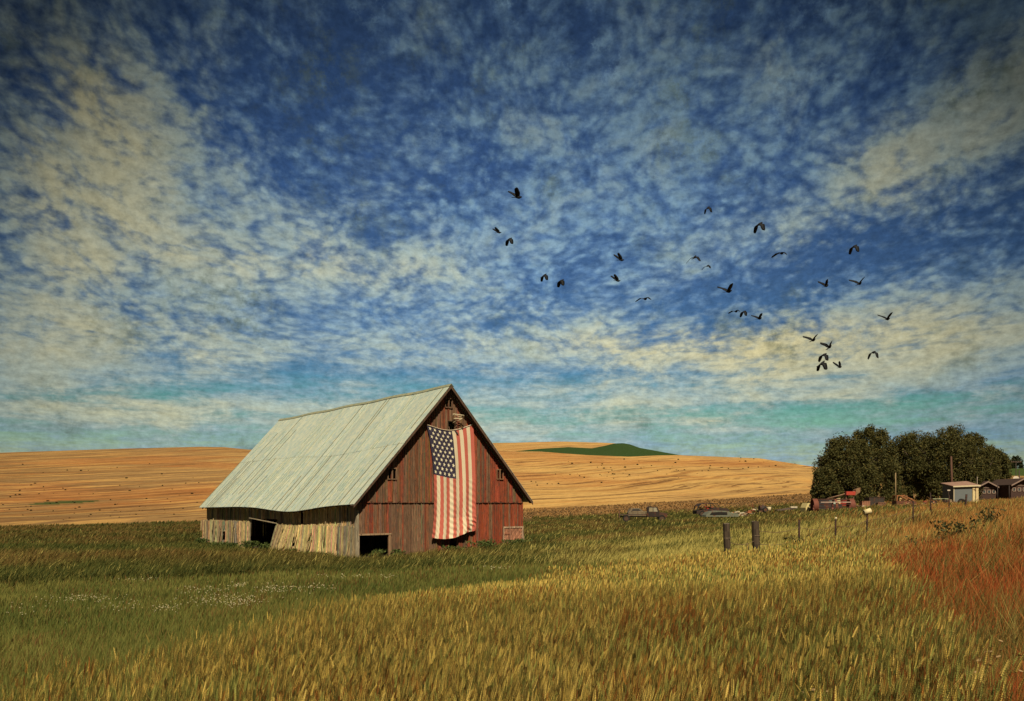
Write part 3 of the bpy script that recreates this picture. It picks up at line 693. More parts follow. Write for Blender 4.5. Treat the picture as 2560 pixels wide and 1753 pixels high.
for i, (px_, dd, hh, ww) in enumerate([(2523, 640, 9, 9), (2541, 640, 12, 10), (2508, 640, 6, 7), (2600, 640, 10, 10)]):
    if i < 3: tree(px_, dd, hh, ww, 40+i, ['small far tree on the green ridge, between two others', 'tallest far tree on the green ridge at the right edge', 'smallest far tree on the green ridge nearest the big group'][i], 'far trees on the green ridge', 900, leaf=.9, low=.05, col=((.02, .028, .01), (.04, .045, .015)))

# ------------------------------------------------------------------ hill scrub, one by one
def bushmesh(seed, n=60):
    r = np.random.default_rng(seed); u = r.normal(size=(n, 3)); u /= np.linalg.norm(u, axis=1)[:, None]; P = u*r.random(n)[:, None]**.4*[.5, .5, .4]+[0, 0, .35]
    A1 = r.normal(size=(n, 3)); A1 /= np.linalg.norm(A1, axis=1)[:, None]; A2 = np.cross(A1, r.normal(size=(n, 3))); A2 /= np.linalg.norm(A2, axis=1)[:, None]
    V = np.stack([P-A1*.2, P+A2*.15, P+A1*.2, P-A2*.15], 1).reshape(-1, 3); return V, np.arange(4*n).reshape(-1, 4), np.repeat(lerp([.02, .02, .01], [.05, .045, .015], r.random(n)), 4, 0)
srcs = [np_mesh('scrub_bush', *bushmesh(s), M_leaf) for s in range(4)]
spots = []
for _ in range(95):
    y_ = random.choice([random.gauss(1262, 14), random.gauss(1285, 8), random.uniform(1160, 1280)]); spots.append((random.uniform(0, 500), min(1300, y_), 'L'))
for _ in range(75):
    x_ = random.uniform(1260, 2000); spots.append((x_, 1208-(x_-1300)*.085+random.gauss(0, 9), 'R'))
for _ in range(20): spots.append((random.uniform(1420, 1700), random.uniform(1148, 1175), 'R'))
for i, (a, b, s) in enumerate(spots):
    X_ = ray(a, b, 90, 420); o = srcs[i] if i < 4 else srcs[i % 4].copy()
    if i >= 4: COL.objects.link(o)
    k = random.uniform(.3, 1.0)*X_[1]/300*.75; o.location = (X_[0], X_[1], X_[2]-.05); o.scale = (k*random.uniform(.8, 1.5), k, k*.9); o.rotation_euler = (0, 0, random.uniform(0, 6))
    if s == 'L': tag(o, 'tiny dark scrub bush on the golden hill left of the barn', 'bush', 'scrub bushes dotting the hill left of the barn')
    else: tag(o, 'tiny dark scrub bush on the golden hill right of the barn', 'bush', 'scrub bushes dotting the hill right of the barn')

# ------------------------------------------------------------------ grasses and wheat (uncountable: one object per kind)
def blades(x, y, h, w_, lx, ly, cb, ct, seed=0, sink=.03):
    """curved blades; lx, ly: tip displacement. returns V, T, C"""
    n = len(x); r = np.random.default_rng(seed); z = height(x, y)-sink; a = r.uniform(-.9, .9, n); cx, cy = np.cos(a)*w_/2, np.sin(a)*w_/2
    hx = np.hypot(lx, ly); hz = np.sqrt(np.maximum(h*h-hx*hx*.6, (h*.25)**2))
    V = np.empty((n, 5, 3)); V[:, 0] = np.stack([x-cx, y-cy, z], 1); V[:, 1] = np.stack([x+cx, y+cy, z], 1)
    mx, my, mz = x+lx*.32, y+ly*.32, z+hz*.60
    V[:, 2] = np.stack([mx+cx*.8, my+cy*.8, mz], 1); V[:, 3] = np.stack([mx-cx*.8, my-cy*.8, mz], 1); V[:, 4] = np.stack([x+lx, y+ly, z+hz], 1)
    b = (np.arange(n)*5)[:, None]; T = np.concatenate([b+[0, 1, 2], b+[0, 2, 3], b+[3, 2, 4]], 0)
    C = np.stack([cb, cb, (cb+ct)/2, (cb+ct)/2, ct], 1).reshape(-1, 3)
    return V.reshape(-1, 3), T, C
def join(parts):
    o = 0; Vs, Ts, Cs = [], [], []
    for V, T, C in parts: Vs.append(V); Ts.append(T+o); Cs.append(C); o += len(V)
    return np.vstack(Vs), np.vstack(Ts), np.vstack(Cs)
def inbarn(x, y, m=.0):
    rx, ry = x-C0.x, y-C0.y; u = rx*G.x+ry*G.y; v = rx*Lv.x+ry*Lv.y; return (u > -.25-m) & (u < WG+m+.1) & (v > -.15-m) & (v < LG+m)
def samp(n, p0, p1, d0, d1, seed, power=0.):
    r = np.random.default_rng(seed); px = r.uniform(p0, p1, n); d = np.exp(r.uniform(math.log(d0), math.log(d1), n)) if power == 0 else np.sqrt(r.uniform(d0*d0, d1*d1, n))
    return px, d, (px-CX)/F*d, d
def wind(n, h, seed, amt=.35, spread=.22):
    r = np.random.default_rng(seed); return h*(amt+r.normal(0, spread, n)), h*r.normal(0, spread, n)
parts = []
# short green crop on the left, between the wheat and the tall grass band
px, d, x, y = samp(150000, -350, 1600, 5, 40, 21); e = edge(px); bd = bandd(px); ok = (d > e*.96) & (d < bd+.8); px, d, x, y = px[ok], d[ok], x[ok], y[ok]; n = len(x); r = np.random.default_rng(1)
nz = fbm(x, y, .35, 31); h = r.uniform(.20, .38, n)*(1+.3*(nz-.5)); lx, ly = wind(n, h, 2, .12, .2)
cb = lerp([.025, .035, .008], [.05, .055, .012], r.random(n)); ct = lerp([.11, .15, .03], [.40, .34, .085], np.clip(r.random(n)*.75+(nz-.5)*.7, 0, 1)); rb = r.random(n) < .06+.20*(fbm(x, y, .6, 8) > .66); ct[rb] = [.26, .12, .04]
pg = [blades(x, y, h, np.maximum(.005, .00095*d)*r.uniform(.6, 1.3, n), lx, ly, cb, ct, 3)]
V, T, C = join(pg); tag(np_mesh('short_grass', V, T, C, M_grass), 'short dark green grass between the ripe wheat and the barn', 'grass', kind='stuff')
# tall uncut meadow grass round the barn and off to the left, wind-blown
def hcol(px, d, x, y, r, n):
    m = fbm(x, y, .22, 55); mb_ = fbm(x+40, y*2.2, .13, 77); cb = lerp([.03, .032, .008], [.06, .05, .012], r.random(n))
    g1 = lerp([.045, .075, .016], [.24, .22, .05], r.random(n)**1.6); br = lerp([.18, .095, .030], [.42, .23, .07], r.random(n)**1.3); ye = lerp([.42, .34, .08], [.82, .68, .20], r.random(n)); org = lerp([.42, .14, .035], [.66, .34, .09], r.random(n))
    f = np.clip((m-.42)*4.5, 0, 1)+0*x; f = np.where((px < 1100) & (d < 44), np.clip((d-bandd(px)-2)/9+(m-.5)*1.2, 0, .9), f)
    f = np.where((px < 1100) & (d > 44), np.clip(.45+(m-.5)*3+.5*np.sin((d-58)/13), 0, 1), f)
    f = f*(r.random(n)**.5)
    ct = lerp([0, 0, 0], [1, 1, 1], f); ct = g1*(1-ct)+br*ct
    yw = np.clip(np.interp(px, [900, 1250, 1500, 1700, 2050, 2300, 2600], [.10, .35, .75, .9, .85, .5, .3])*np.interp(d, [20, 32, 42, 50, 60, 100], [1, 1., .9, .5, .3, .22])*(.35+1.6*np.clip(mb_-.25, 0, 1)), 0, 1)
    yy = r.random(n) < yw; ct[yy] = ye[yy]
    ow = np.clip(np.interp(px, [1900, 2150, 2300, 2600], [.0, .28, .75, .85])*(.2+1.8*np.clip(fbm(x, y, .16, 91)-.25, 0, 1)), 0, 1)
    oo = r.random(n) < ow; ct[oo] = org[oo]
    dk = (r.random(n) < .35*np.clip((fbm(x, y, .5, 13)-.5)*5, 0, 1)); ct[dk] = ct[dk]*.4+np.array([.01, .02, .004]); return cb, ct
def meadow(N, p0, p1, d0, d1, seed, h0, h1, filt, wk=.001, name='meadow_grass', label='', amt=.42):
    px, d, x, y = samp(N, p0, p1, d0, d1, seed); ok = filt(px, d) & ~inbarn(x, y); px, d, x, y = px[ok], d[ok], x[ok], y[ok]; n = len(x); r = np.random.default_rng(seed+1)
    tuft = fbm(x, y, .9, seed+5); h = r.uniform(h0, h1, n)*(.7+.75*tuft); h = h*np.where(inbarn(x, y, 2.2), .5, 1.); lx, ly = wind(n, h, seed+2, amt, .25); cb, ct = hcol(px, d, x, y, r, n)
    w_ = np.maximum(.005, wk*d)*r.uniform(.6, 1.3, n)
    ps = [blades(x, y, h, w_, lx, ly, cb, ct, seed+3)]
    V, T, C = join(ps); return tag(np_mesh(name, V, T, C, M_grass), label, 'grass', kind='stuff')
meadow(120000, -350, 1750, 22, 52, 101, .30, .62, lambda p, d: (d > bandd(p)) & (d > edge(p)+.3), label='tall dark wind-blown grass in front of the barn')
meadow(60000, -350, 1500, 50, 112, 111, .22, .50, lambda p, d: (d < np.interp(p, [-400, 0, 500, 1000, 1500], [100, 101, 109, 113, 120])), .0012, label='rough brown and green meadow left of and behind the barn')
meadow(190000, 1400, 2950, 16, 60, 121, .26, .58, lambda p, d: (d > edge(p)+.2) & ((p > 1600) | (d > 45)), label='yellow feathery grass around the old fence posts', amt=.36)
meadow(45000, 1330, 2950, 58, 150, 131, .22, .50, lambda p, d: d < np.interp(p, [1330, 1700, 2050, 2300], [134, 136, 138, 148]), .0011, label='rough grass around the wrecks and the far trees')
px, d, x, y = samp(22000, 1150, 2120, 130, 184, 151); n = len(x); r = np.random.default_rng(152); f_ = fbm(x, y, .14, 44); h = r.uniform(.18, .55, n)*(.3+1.2*f_); lx, ly = wind(n, h, 153, .2, .4)
ct = lerp([.26, .16, .075], [.60, .34, .12], np.clip(r.random(n)*.6+(f_-.3), 0, 1)); dk_ = r.random(n) < .2; ct[dk_] = [.10, .075, .035]
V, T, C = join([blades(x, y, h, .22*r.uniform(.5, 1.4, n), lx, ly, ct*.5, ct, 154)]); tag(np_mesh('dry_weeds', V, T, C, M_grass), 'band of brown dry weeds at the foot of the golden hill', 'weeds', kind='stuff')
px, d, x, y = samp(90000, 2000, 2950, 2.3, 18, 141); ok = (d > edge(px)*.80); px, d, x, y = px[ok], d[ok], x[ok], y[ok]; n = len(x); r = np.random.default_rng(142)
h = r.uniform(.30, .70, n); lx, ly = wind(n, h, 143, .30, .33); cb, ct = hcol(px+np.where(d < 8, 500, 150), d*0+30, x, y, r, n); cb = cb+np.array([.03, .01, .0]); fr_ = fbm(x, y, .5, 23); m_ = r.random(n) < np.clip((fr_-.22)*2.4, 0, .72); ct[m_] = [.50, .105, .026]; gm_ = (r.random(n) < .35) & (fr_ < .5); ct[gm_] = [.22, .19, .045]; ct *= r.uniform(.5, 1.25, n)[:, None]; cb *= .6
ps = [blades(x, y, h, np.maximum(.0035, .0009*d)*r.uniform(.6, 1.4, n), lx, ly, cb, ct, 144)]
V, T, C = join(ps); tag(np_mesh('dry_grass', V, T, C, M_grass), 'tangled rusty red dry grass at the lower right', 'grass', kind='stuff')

# wheat: stalk, leaves and an ear built of spikelets
def wheat(px, d, x, y, seed, spk, wk):
    n = len(x); r = np.random.default_rng(seed); h = r.uniform(.56, .84, n)*(.88+.22*fbm(x, y, .5, 5)); a = r.uniform(0, 6.28, n); la = r.exponential(.13, n)
    dirx = np.cos(a)*la*.8+.10+r.normal(0, .05, n); diry = np.sin(a)*la*.6; z = height(x, y); base = np.stack([x, y, z], 1)
    axis = np.stack([dirx, diry, np.ones(n)], 1); axis /= np.linalg.norm(axis, axis=1)[:, None]
    top = base+axis*h[:, None]*.9; hd = np.stack([dirx*2.0, diry*2.0, np.ones(n)], 1); hd /= np.linalg.norm(hd, axis=1)[:, None]
    ear = r.uniform(.068, .100, n); tip = top+hd*ear[:, None]
    side = np.cross(hd, np.stack([r.normal(0, .5, n), np.ones(n), r.normal(0, .3, n)], 1)); side /= np.linalg.norm(side, axis=1)[:, None]; nrm = np.cross(side, hd)
    wv = fbm(x, y, .45, 66); wv2 = fbm(x, y, .8, 67)
    ce = lerp([.66, .44, .09], [.92, .65, .17], r.random(n)); gr = r.random(n) < .20+.35*(wv > .58); ce[gr] = lerp([.30, .31, .07], [.52, .46, .11], r.random(gr.sum()))
    og = (r.random(n) < .5*np.clip((wv2-.58)*6, 0, 1)); ce[og] = lerp([.46, .17, .035], [.52, .26, .05], r.random(og.sum())); ce *= r.uniform(.30, 1.15, n)[:, None]
    rich = (px > 1300)*.12; ce[:, 0] *= 1-.04; cs = lerp([.06, .055, .014], [.20, .15, .035], r.random(n)); rd_ = r.random(n) < .14+.25*(wv2 > .60); cs[rd_] = [.26, .065, .015]
    sw = np.maximum(.0028, wk*d*.5)
    parts = []
    cx = side*sw[:, None]/2
    V = np.stack([base-cx, base+cx, top+cx*.7, top-cx*.7], 1).reshape(-1, 3); b = (np.arange(n)*4)[:, None]; T = np.concatenate([b+[0, 1, 2], b+[0, 2, 3]], 0)
    parts.append((V, T, np.stack([cs*.4, cs*.4, cs, cs], 1).reshape(-1, 3)))  # stalk foot darkened in the colour, standing for shade between stems
    for q in range(2 if spk else 1):        # leaves
        t = r.uniform(.35, .75, n)[:, None]; p0 = base+(top-base)*t; an = r.uniform(0, 6.28, n); L = r.uniform(.10, .24, n)
        dv = np.stack([np.cos(an)*L*.6, np.sin(an)*L*.6, L*.75], 1); p1 = p0+dv*.6; p2 = p0+dv-np.stack([0*L, 0*L, L*.35], 1); sx = np.stack([-np.sin(an), np.cos(an), 0*an], 1)*np.maximum(.0045, wk*d*.5)[:, None]
        V = np.stack([p0-sx*.5, p0+sx*.5, p1+sx*.6, p1-sx*.6, p2], 1).reshape(-1, 3); b = (np.arange(n)*5)[:, None]; T = np.concatenate([b+[0, 1, 2], b+[0, 2, 3], b+[3, 2, 4]], 0)
        cl_ = lerp([.045, .055, .014], [.26, .20, .05], r.random(n)**2); k = r.random(n) < .15; cl_[k] = [.32, .09, .02]; parts.append((V, T, np.repeat(cl_, 5, 0)))
    if spk:
        for i in range(spk):
            f = i/(spk-1); sg = 1 if i % 2 == 0 else -1; taper = .45+.55*math.sin(math.pi*min(1, .18+f*.78)); s_ = ear*(1.55/spk if spk > 9 else 1.5/spk)
            p0 = top+hd*(ear*f*.92)[:, None]; up_ = hd*(s_*1.05)[:, None]; ot = side*(sg*ear*.060*taper)[:, None]; wd = nrm*(ear*.060*taper)[:, None]
            m_ = p0+up_*.55+ot*.85; t_ = p0+up_*1.7+ot*1.15
            V = np.stack([p0, m_+wd, m_+ot*.75, m_-wd, t_], 1).reshape(-1, 3); b = (np.arange(n)*5)[:, None]
            T = np.concatenate([b+[0, 1, 2], b+[0, 2, 3], b+[4, 2, 1], b+[4, 3, 2], b+[0, 3, 1], b+[4, 1, 3]], 0); k = r.uniform(.8, 1.15, n)[:, None]
            parts.append((V, T, np.stack([ce*k*.22, ce*k*.8, ce*k*1.05, ce*k*.8, ce*k*1.1], 1).reshape(-1, 3)))  # shading painted in: spikelet foot darkened, tip lightened
    else:
        ew = np.maximum(ear*.065, wk*d*.46)
        o1 = [side*ew[:, None]*math.cos(q)+nrm*ew[:, None]*math.sin(q) for q in (0, 2.09, 4.19)]
        m1 = top+hd*(ear*.25)[:, None]; m2 = top+hd*(ear*.75)[:, None]
        V = np.stack([top]+[m1+o for o in o1]+[m2+o*.75 for o in o1]+[tip], 1).reshape(-1, 3); b = (np.arange(n)*8)[:, None]
        tr = [[0, 2, 1], [0, 3, 2], [0, 1, 3]]+[q for i in range(3) for q in ([1+i, 1+(i+1) % 3, 4+(i+1) % 3], [1+i, 4+(i+1) % 3, 4+i])]+[[7, 4, 5], [7, 5, 6], [7, 6, 4]]
        T = np.concatenate([b+q for q in tr], 0); parts.append((V, T, np.repeat(ce, 8, 0)))
    return parts
wp = []
def wsel(N, d0, d1, seed, p0=-350, p1=2850):
    px, d, x, y = samp(N, p0, p1, d0, d1, seed, 1.); jag = (fbm(x, y, 1.2, 3)-.5)*.12+1+np.where(px > 1900, (fbm(x, y, .8, 4)-.5)*.5+np.random.default_rng(seed+9).normal(0, .06, len(px)), 0); ok = d < edge(px)*jag; return px[ok], d[ok], x[ok], y[ok]
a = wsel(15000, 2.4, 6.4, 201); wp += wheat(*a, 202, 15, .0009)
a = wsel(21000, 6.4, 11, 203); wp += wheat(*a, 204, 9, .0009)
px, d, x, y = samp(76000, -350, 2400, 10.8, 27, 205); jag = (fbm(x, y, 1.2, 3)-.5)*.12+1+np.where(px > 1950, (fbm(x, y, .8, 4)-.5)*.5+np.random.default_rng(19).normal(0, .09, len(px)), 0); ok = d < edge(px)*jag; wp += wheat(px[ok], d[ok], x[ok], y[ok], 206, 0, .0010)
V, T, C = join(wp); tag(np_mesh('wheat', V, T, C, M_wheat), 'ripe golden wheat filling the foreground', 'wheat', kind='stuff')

# small flowers
fl_ = []; r = np.random.default_rng(300)
for (a, b, sx, sy, m) in [(220, 1525, 70, 8, 110), (520, 1500, 55, 8, 60), (560, 1530, 75, 12, 170), (600, 1542, 40, 6, 60), (597, 1487, 16, 3, 35), (690, 1500, 45, 9, 110), (790, 1495, 30, 7, 45), (415, 1558, 28, 8, 60), (300, 1550, 40, 8, 30), (360, 1470, 40, 3, 25), (850, 1462, 60, 3, 30), (975, 1462, 20, 3, 12), (1240, 1440, 30, 3, 22), (60, 1560, 90, 20, 30)]:
    for _ in range(m):
        px_, py_ = r.normal(a, sx*.8), r.normal(b, sy*.75)
        X_ = ray(px_, py_+6, 5, 60); d_ = X_[1]
        if d_ < edge(px_)+.3: continue
        x0, y0, z0 = X_[0], d_, X_[2]+r.uniform(.34, .44); s = r.uniform(.4, 1.1)*max(.008, .0007*d_)
        c = [.62, .54, .32] if r.random() < .8 else [.5, .4, .15]; k = len(fl_)
        vv = [(x0+s*math.cos(t), y0+s*.8*math.sin(t), z0+s*.6*math.sin(t)) for t in np.linspace(0, 6.283, 7)[:-1]]+[(x0, y0, z0-.02)]
        fl_.append((np.array(vv), np.array([[6, q, (q+1) % 6] for q in range(6)]+[[0, 1, 2], [0, 2, 3], [0, 3, 4], [0, 4, 5]]), np.tile(c, (7, 1))*.75))
for (a, b, sx, sy, m) in [(2040, 1722, 24, 14, 10), (2480, 1640, 50, 60, 16)]:
    for _ in range(m):
        px_, py_ = r.normal(a, sx*.6), r.normal(b, sy*.6); X_ = ray(px_, py_, 1.5, 60); d_ = X_[1]*.66; x0 = X_[0]*.66; y0 = d_; z0 = hgt(x0, y0)+.6; s = .010
        t0 = r.uniform(0, 6); vv = [(x0+s*1.6*math.cos(t), y0+s*math.sin(t), z0+s*.6*math.sin(t+t0)) for t in np.linspace(0, 6.283, 7)[:-1]]+[(x0, y0, z0-.008)]
        fl_.append((np.array(vv), np.array([[6, q, (q+1) % 6] for q in range(6)]+[[0, 1, 2], [0, 2, 3], [0, 3, 4], [0, 4, 5]]), np.tile([.42, .28, .13], (7, 1))))
V, T, C = join(fl_); tag(np_mesh('wildflowers', V, T, C, M_grass), 'scattered small white daisies in the short grass', 'flowers', kind='stuff')

# leafy weeds
def weed(name, x, y, h, wd, seed, label, n=420, col=((.03, .05, .012), (.12, .15, .04)), group=None, leaf=.09, stalks=9):
    r = np.random.default_rng(seed); z = hgt(x, y); root = empty(name, (x, y, z), 0, label=label, cat='weed', group=group); st = MB(); tp = []
    for k in range(stalks):
        a = r.uniform(0, 6.28); t = (math.cos(a)*wd*.5*r.random(), math.sin(a)*wd*.4*r.random(), h*r.uniform(.6, 1)); st.bar((t[0]*.2, t[1]*.2, -.05), t, .012, (.10, .10, .04), 4, .005, False); tp.append(t)
    st.build('stem', M_grass, root); tp = np.array(tp); k = r.integers(0, len(tp), n); f = r.uniform(.25, 1.03, n)[:, None]
    P = tp[k]*f*[1, 1, 1]+r.normal(0, 1, (n, 3))*[wd*.08, wd*.08, h*.05]; P[:, 2] = np.abs(P[:, 2])
    A1 = r.normal(size=(n, 3)); A1 /= np.linalg.norm(A1, axis=1)[:, None]; A2 = np.cross(A1, r.normal(size=(n, 3))); A2 /= np.linalg.norm(A2, axis=1)[:, None]; s = leaf*r.uniform(.5, 1.2, n)[:, None]
    V = np.stack([P-A1*s, P+A2*s*.5, P+A1*s, P-A2*s*.5], 1).reshape(-1, 3); np_mesh('leaves', V, np.arange(4*n).reshape(-1, 4), np.repeat(lerp(*col, r.random(n)), 4, 0), M_leaf, root); return root
def bw(u, v): p = C0+G*u+Lv*v; return p.x, p.y
wg = 'weeds growing against the barn'
for i, (u, v, h, w_, l) in enumerate([(-.6, big[0]+.6, .85, 1.3, 'leafy weeds in the front half of the big side doorway'), (-.5, big[1]-.7, .95, 1.4, 'leafy weeds in the far half of the big side doorway'), (-.9, big[1]+1.1, .5, 1.5, 'low weeds left of the big side doorway'),
     (-.7, 17.5, .5, 2.0, 'low weeds under the small window near the far left corner of the barn'), (-.6, 21.5, .6, 1.5, 'weeds at the far left corner of the barn'), (-.8, 6.2, .45, 1.2, 'low weeds under the broken boards right of the big doorway'),
     (.8, -.7, .8, 1.2, 'pale leafy weeds at the left of the dark gable doorway'), (2.0, -.6, .65, 1.3, 'weeds at the right of the dark gable doorway'), (5.9, -.8, .6, 1.6, 'weeds under the bottom of the flag'), (8.2, -.9, .7, 2.2, 'bushy weeds right of the flag by the gable foot'), (10.6, -.9, .6, 1.8, 'weeds in front of the pinkish door')]):
    weed('weed', *bw(u, v), h*.72, w_, 400+i, l, 420, group=wg)
for i, (a, dd, h, w_, l) in enumerate([(1997, 27, .75, .9, 'dark bushy weed around the thin post right of the wooden posts'), (1975, 26.5, .35, .8, 'low dark weed beside the bushy weed post'), (2115, 25, .5, 1.4, 'dark green weed clump in the yellow grass under the thin posts'), (2395, 19, .75, 1.5, 'large dark weed clump in the red grass at the right'), (2470, 21, .8, 1.2, 'dark weed at the right edge of the red grass'), (2330, 18, .5, 1.2, 'small brown weed left of the large clump in the red grass')]):
    X_ = at(a, dd); weed('weed', X_.x, X_.y, h, w_, 430+i, l, 360, ((.03, .035, .012), (.10, .09, .03)), 'weeds along the fence', .05)

# ------------------------------------------------------------------ fence posts and wire
def wpost(px, d, top, wd, label, seed):
    p = at(px, d); h = EYE+(HY-top)/F*d-p.z; o = empty('fence_post', p, R(12), label=label, cat='post', group='wooden fence posts'); r = random.Random(seed)
    mb = MB(); n = 10; lv = 9; b = 0; rr = [wd/2*r.uniform(.85, 1.12) for _ in range(n)]
    for j in range(lv):
        z = -.3+(h+.3)*j/(lv-1)
        for i in range(n):
            t = 6.283*i/n; q = rr[i]*r.uniform(.95, 1.04); mb.v.append((q*math.cos(t)-.05*z*.8, q*math.sin(t), z+(r.uniform(-.025, .02) if j == lv-1 else 0)))
    for j in range(lv-1):
        for i in range(n): k = random.uniform(.6, 1.25); mb.face((j*n+i, j*n+(i+1) % n, (j+1)*n+(i+1) % n, (j+1)*n+i), (.075*k, .052*k, .033*k))
    mb.face([(lv-1)*n+i for i in range(n)], (.13, .10, .065)); mb.build('shaft', M_post, o)
    f = MB(); f.ring((-.03, 0, h*.72), (0, 0, 1), wd/2+.008, .006, .012, (.30, .25, .18), 14).ring((-.02, 0, h*.45), (.1, 0, 1), wd/2+.01, .005, .012, (.25, .16, .10), 14); f.build('wire_loop', M_rust, o); return p+Vector((0, 0, h))
pa = wpost(1821, 22.0, 1309, .20, 'thick weathered wooden fence post, the left one of two', 1); pb = wpost(1893, 22.6, 1304, .20, 'weathered wooden fence post wrapped with wire, the right one of two', 2)
f = MB(); p0 = Vector((0, 0, 0)); o = empty('wood_stake', at(1872, 22.3)+Vector((0, 0, .5)), 0, label='short stick hanging on the wire between the two wooden posts', cat='stick'); f.bar((-.05, 0, .28), (.06, 0, -.02), .022, (.12, .08, .05), 6); f.build('stick', M_post, o)
tops = []
tl = ['plain thin steel post rising from the dark bushy weed', 'thin steel post with a pale tip', 'thin steel post topped by a small pale can', 'thin dark steel post just right of the rusty car shell', 'thin steel post in front of the distant farm machinery', 'slim steel post left of the grey shed', 'short thick dark post leaning in front of the grey shed']
for i, (a, d, tp, wd, tilt) in enumerate([(1998, 27, 1300, .07, 0), (2089, 29, 1298, .06, 0), (2166, 30, 1284, .06, .03), (2283, 33, 1252, .065, 0), (2329, 38, 1232, .065, -.04), (2373, 43, 1238, .065, 0), (2412, 47, 1236, .12, .10)]):
    p = at(a, d); h = EYE+(HY-tp)/F*d-p.z; o = empty('metal_fence_post', p, 0, label=tl[i], cat='post', group='thin fence posts')
    f = MB(); q = (tilt*h, 0, h); f.bar((0, 0, -.3), q, wd/2, (.04, .022, .016), 5)
    if wd < .1: f.hexa([(-.004, -.03, .0), (.004, -.03, .0), (.004, .0, .0), (-.004, .0, 0), (-.004+q[0], -.03, h), (.004+q[0], -.03, h), (.004+q[0], 0, h), (-.004+q[0], 0, h)], (.04, .02, .015))
    f.build('shaft', M_rust, o)
    if i == 1: f = MB(); f.bar((0, 0, h-.02), (.02, 0, h+.07), .035, (.6, .5, .3), 6); f.build('post_cap', M_plain, o)
    tops.append(p+Vector(q))
c = tops[2]; o = empty('can', c, 0, label='small pale can turned over on top of a thin fence post', cat='can'); f = MB(); f.bar((-.11, 0, .03), (.12, 0, .11), .10, (.68, .56, .30), 12); f.build('can_body', M_paint, o); f = MB(); f.ring((-.11, 0, .03), (.23, 0, .08), .108, .012, .012, (.3, .25, .15), 16); f.build('rim', M_paint, o)
f = MB()
chain = [pa, pb]+tops
for k in range(len(chain)-1):
    for dz_ in ((-.25, -.62) if k else (-.45,)):
        a, b = chain[k], chain[k+1]; pts = [a+(b-a)*t+Vector((0, 0, dz_-.10*math.sin(math.pi*t)-(.05 if k == 0 else 0))) for t in np.linspace(0, 1, 9)]
        f.path(pts, .007, (.20, .13, .08), 4)
tag(f.build('fence_wire', M_rust), 'sagging rusty fence wire strung between the posts', 'wire')

# ------------------------------------------------------------------ utility poles
def pole(px, d, top, bot, r_, label, arms=0, lean=0., extra=None, c=(.10, .05, .032)):
    p = at(px, d); h = EYE+(HY-top)/F*d-p.z; o = empty('utility_pole', p, 0, label=label, cat='pole', group='utility poles'); f = MB(); f.bar((0, 0, -.3), (lean*h, 0, h), r_, c, 8, r_*.7); f.build('shaft', M_post, o)
    for k in range(arms):
        z = h-.25-k*.75; f = MB(); f.box(lean*z-1., lean*z+1., -.06, .06, z-.06, z+.06, (.10, .06, .04)); a = f.build('crossarm', M_post, o); g = MB()
        for s in (-.9, -.45, .45, .9): g.bar((lean*z+s, 0, z+.06), (lean*z+s, 0, z+.2), .04, (.25, .22, .18), 6)
        g.build('insulator', M_plain, a)
    return o
pole(2381, 103, 1141, 1255, .15, 'tall thick brown pole in front of the trees, left of the grey shed', lean=-.025)
pole(2239, 108, 1182, 1255, .085, 'slim pale pole in front of the trees, at the rusty car shell', c=(.26, .18, .09))
pole(2063, 160, 1157, 1255, .12, 'pole with two crossarms at the left end of the trees', 2, c=(.05, .04, .03))
pole(2394, 112, 1206, 1255, .05, 'short thin pipe just left of the shed roof', c=(.3, .25, .2))
pole(2443, 112, 1192, 1255, .055, 'short pale-topped pole right behind the grey shed', c=(.3, .24, .18))
pole(2540, 165, 1152, 1240, .10, 'tall dark pole at the far right above the houses', 1, c=(.05, .04, .03))
pole(2548, 150, 1176, 1240, .14, 'thick dark pole beside the dish at the far right', c=(.05, .035, .03))
pole(2494, 118, 1208, 1240, .07, 'dark post standing before the roof of the nearer house', c=(.05, .035, .03))
pole(2523, 120, 1214, 1240, .07, 'dark stub post between the two houses', c=(.05, .035, .03))
dp = at(2540, 148, 1199); o = empty('satellite_dish', dp, 0, label='pale round dish on the dark pole at the far right', cat='dish'); f = MB(); f.bar((0, 0, 0), (.0, -.12, .03), .55, (.5, .42, .32), 18, .62); f.build('reflector', M_plain, o); f = MB(); f.bar((0, -.1, 0), (.05, -.8, -.1), .02, (.3, .25, .2)); f.bar((0, 0, 0), (.5, .1, -.2), .04, (.2, .15, .1)); f.build('feed_arm', M_plain, o)

# ------------------------------------------------------------------ shed and houses
p = at(2384, 100); p.z = EYE+(HY-1256)/F*100-.15; sh = empty('shed', p, R(0), label='small grey-blue shed with a pale slanting roof and cream doors', cat='shed'); m_ = 100/F
a3 = Vector((2.62, 0, 0)); zt = 2.15; dl = Vector((.0, 2.2, 0))
f = MB(); f.box(0, 3.05, 0, 2.6, -.3, zt-.28, (.135, .15, .15))
f.hexa([(0, 0, zt-.28), (3.05, 0, zt-.28), (3.05, 2.6, zt-.28), (0, 2.6, zt-.28), (0, 0, zt-.14), (3.05, 0, zt-.06), (3.05, 2.6, zt+.5), (0, 2.6, zt+.28)], (.135, .15, .15)); f.build('wall', m_noise('shed_board', 2, .2, .8, 0, .2, (1, 1, 6)), sh)
f = MB(); f.hexa([(-.15, -.2, zt-.12), (3.15, -.2, zt-.0), (3.15, 2.8, zt+.58), (-.15, 2.8, zt+.34), (-.15, -.2, zt-.02), (3.15, -.2, zt+.10), (3.15, 2.8, zt+.68), (-.15, 2.8, zt+.44)], (.30, .18, .13)); rf = f.build('roof', M_paint, sh, label='flat sloping roof with pale edges')
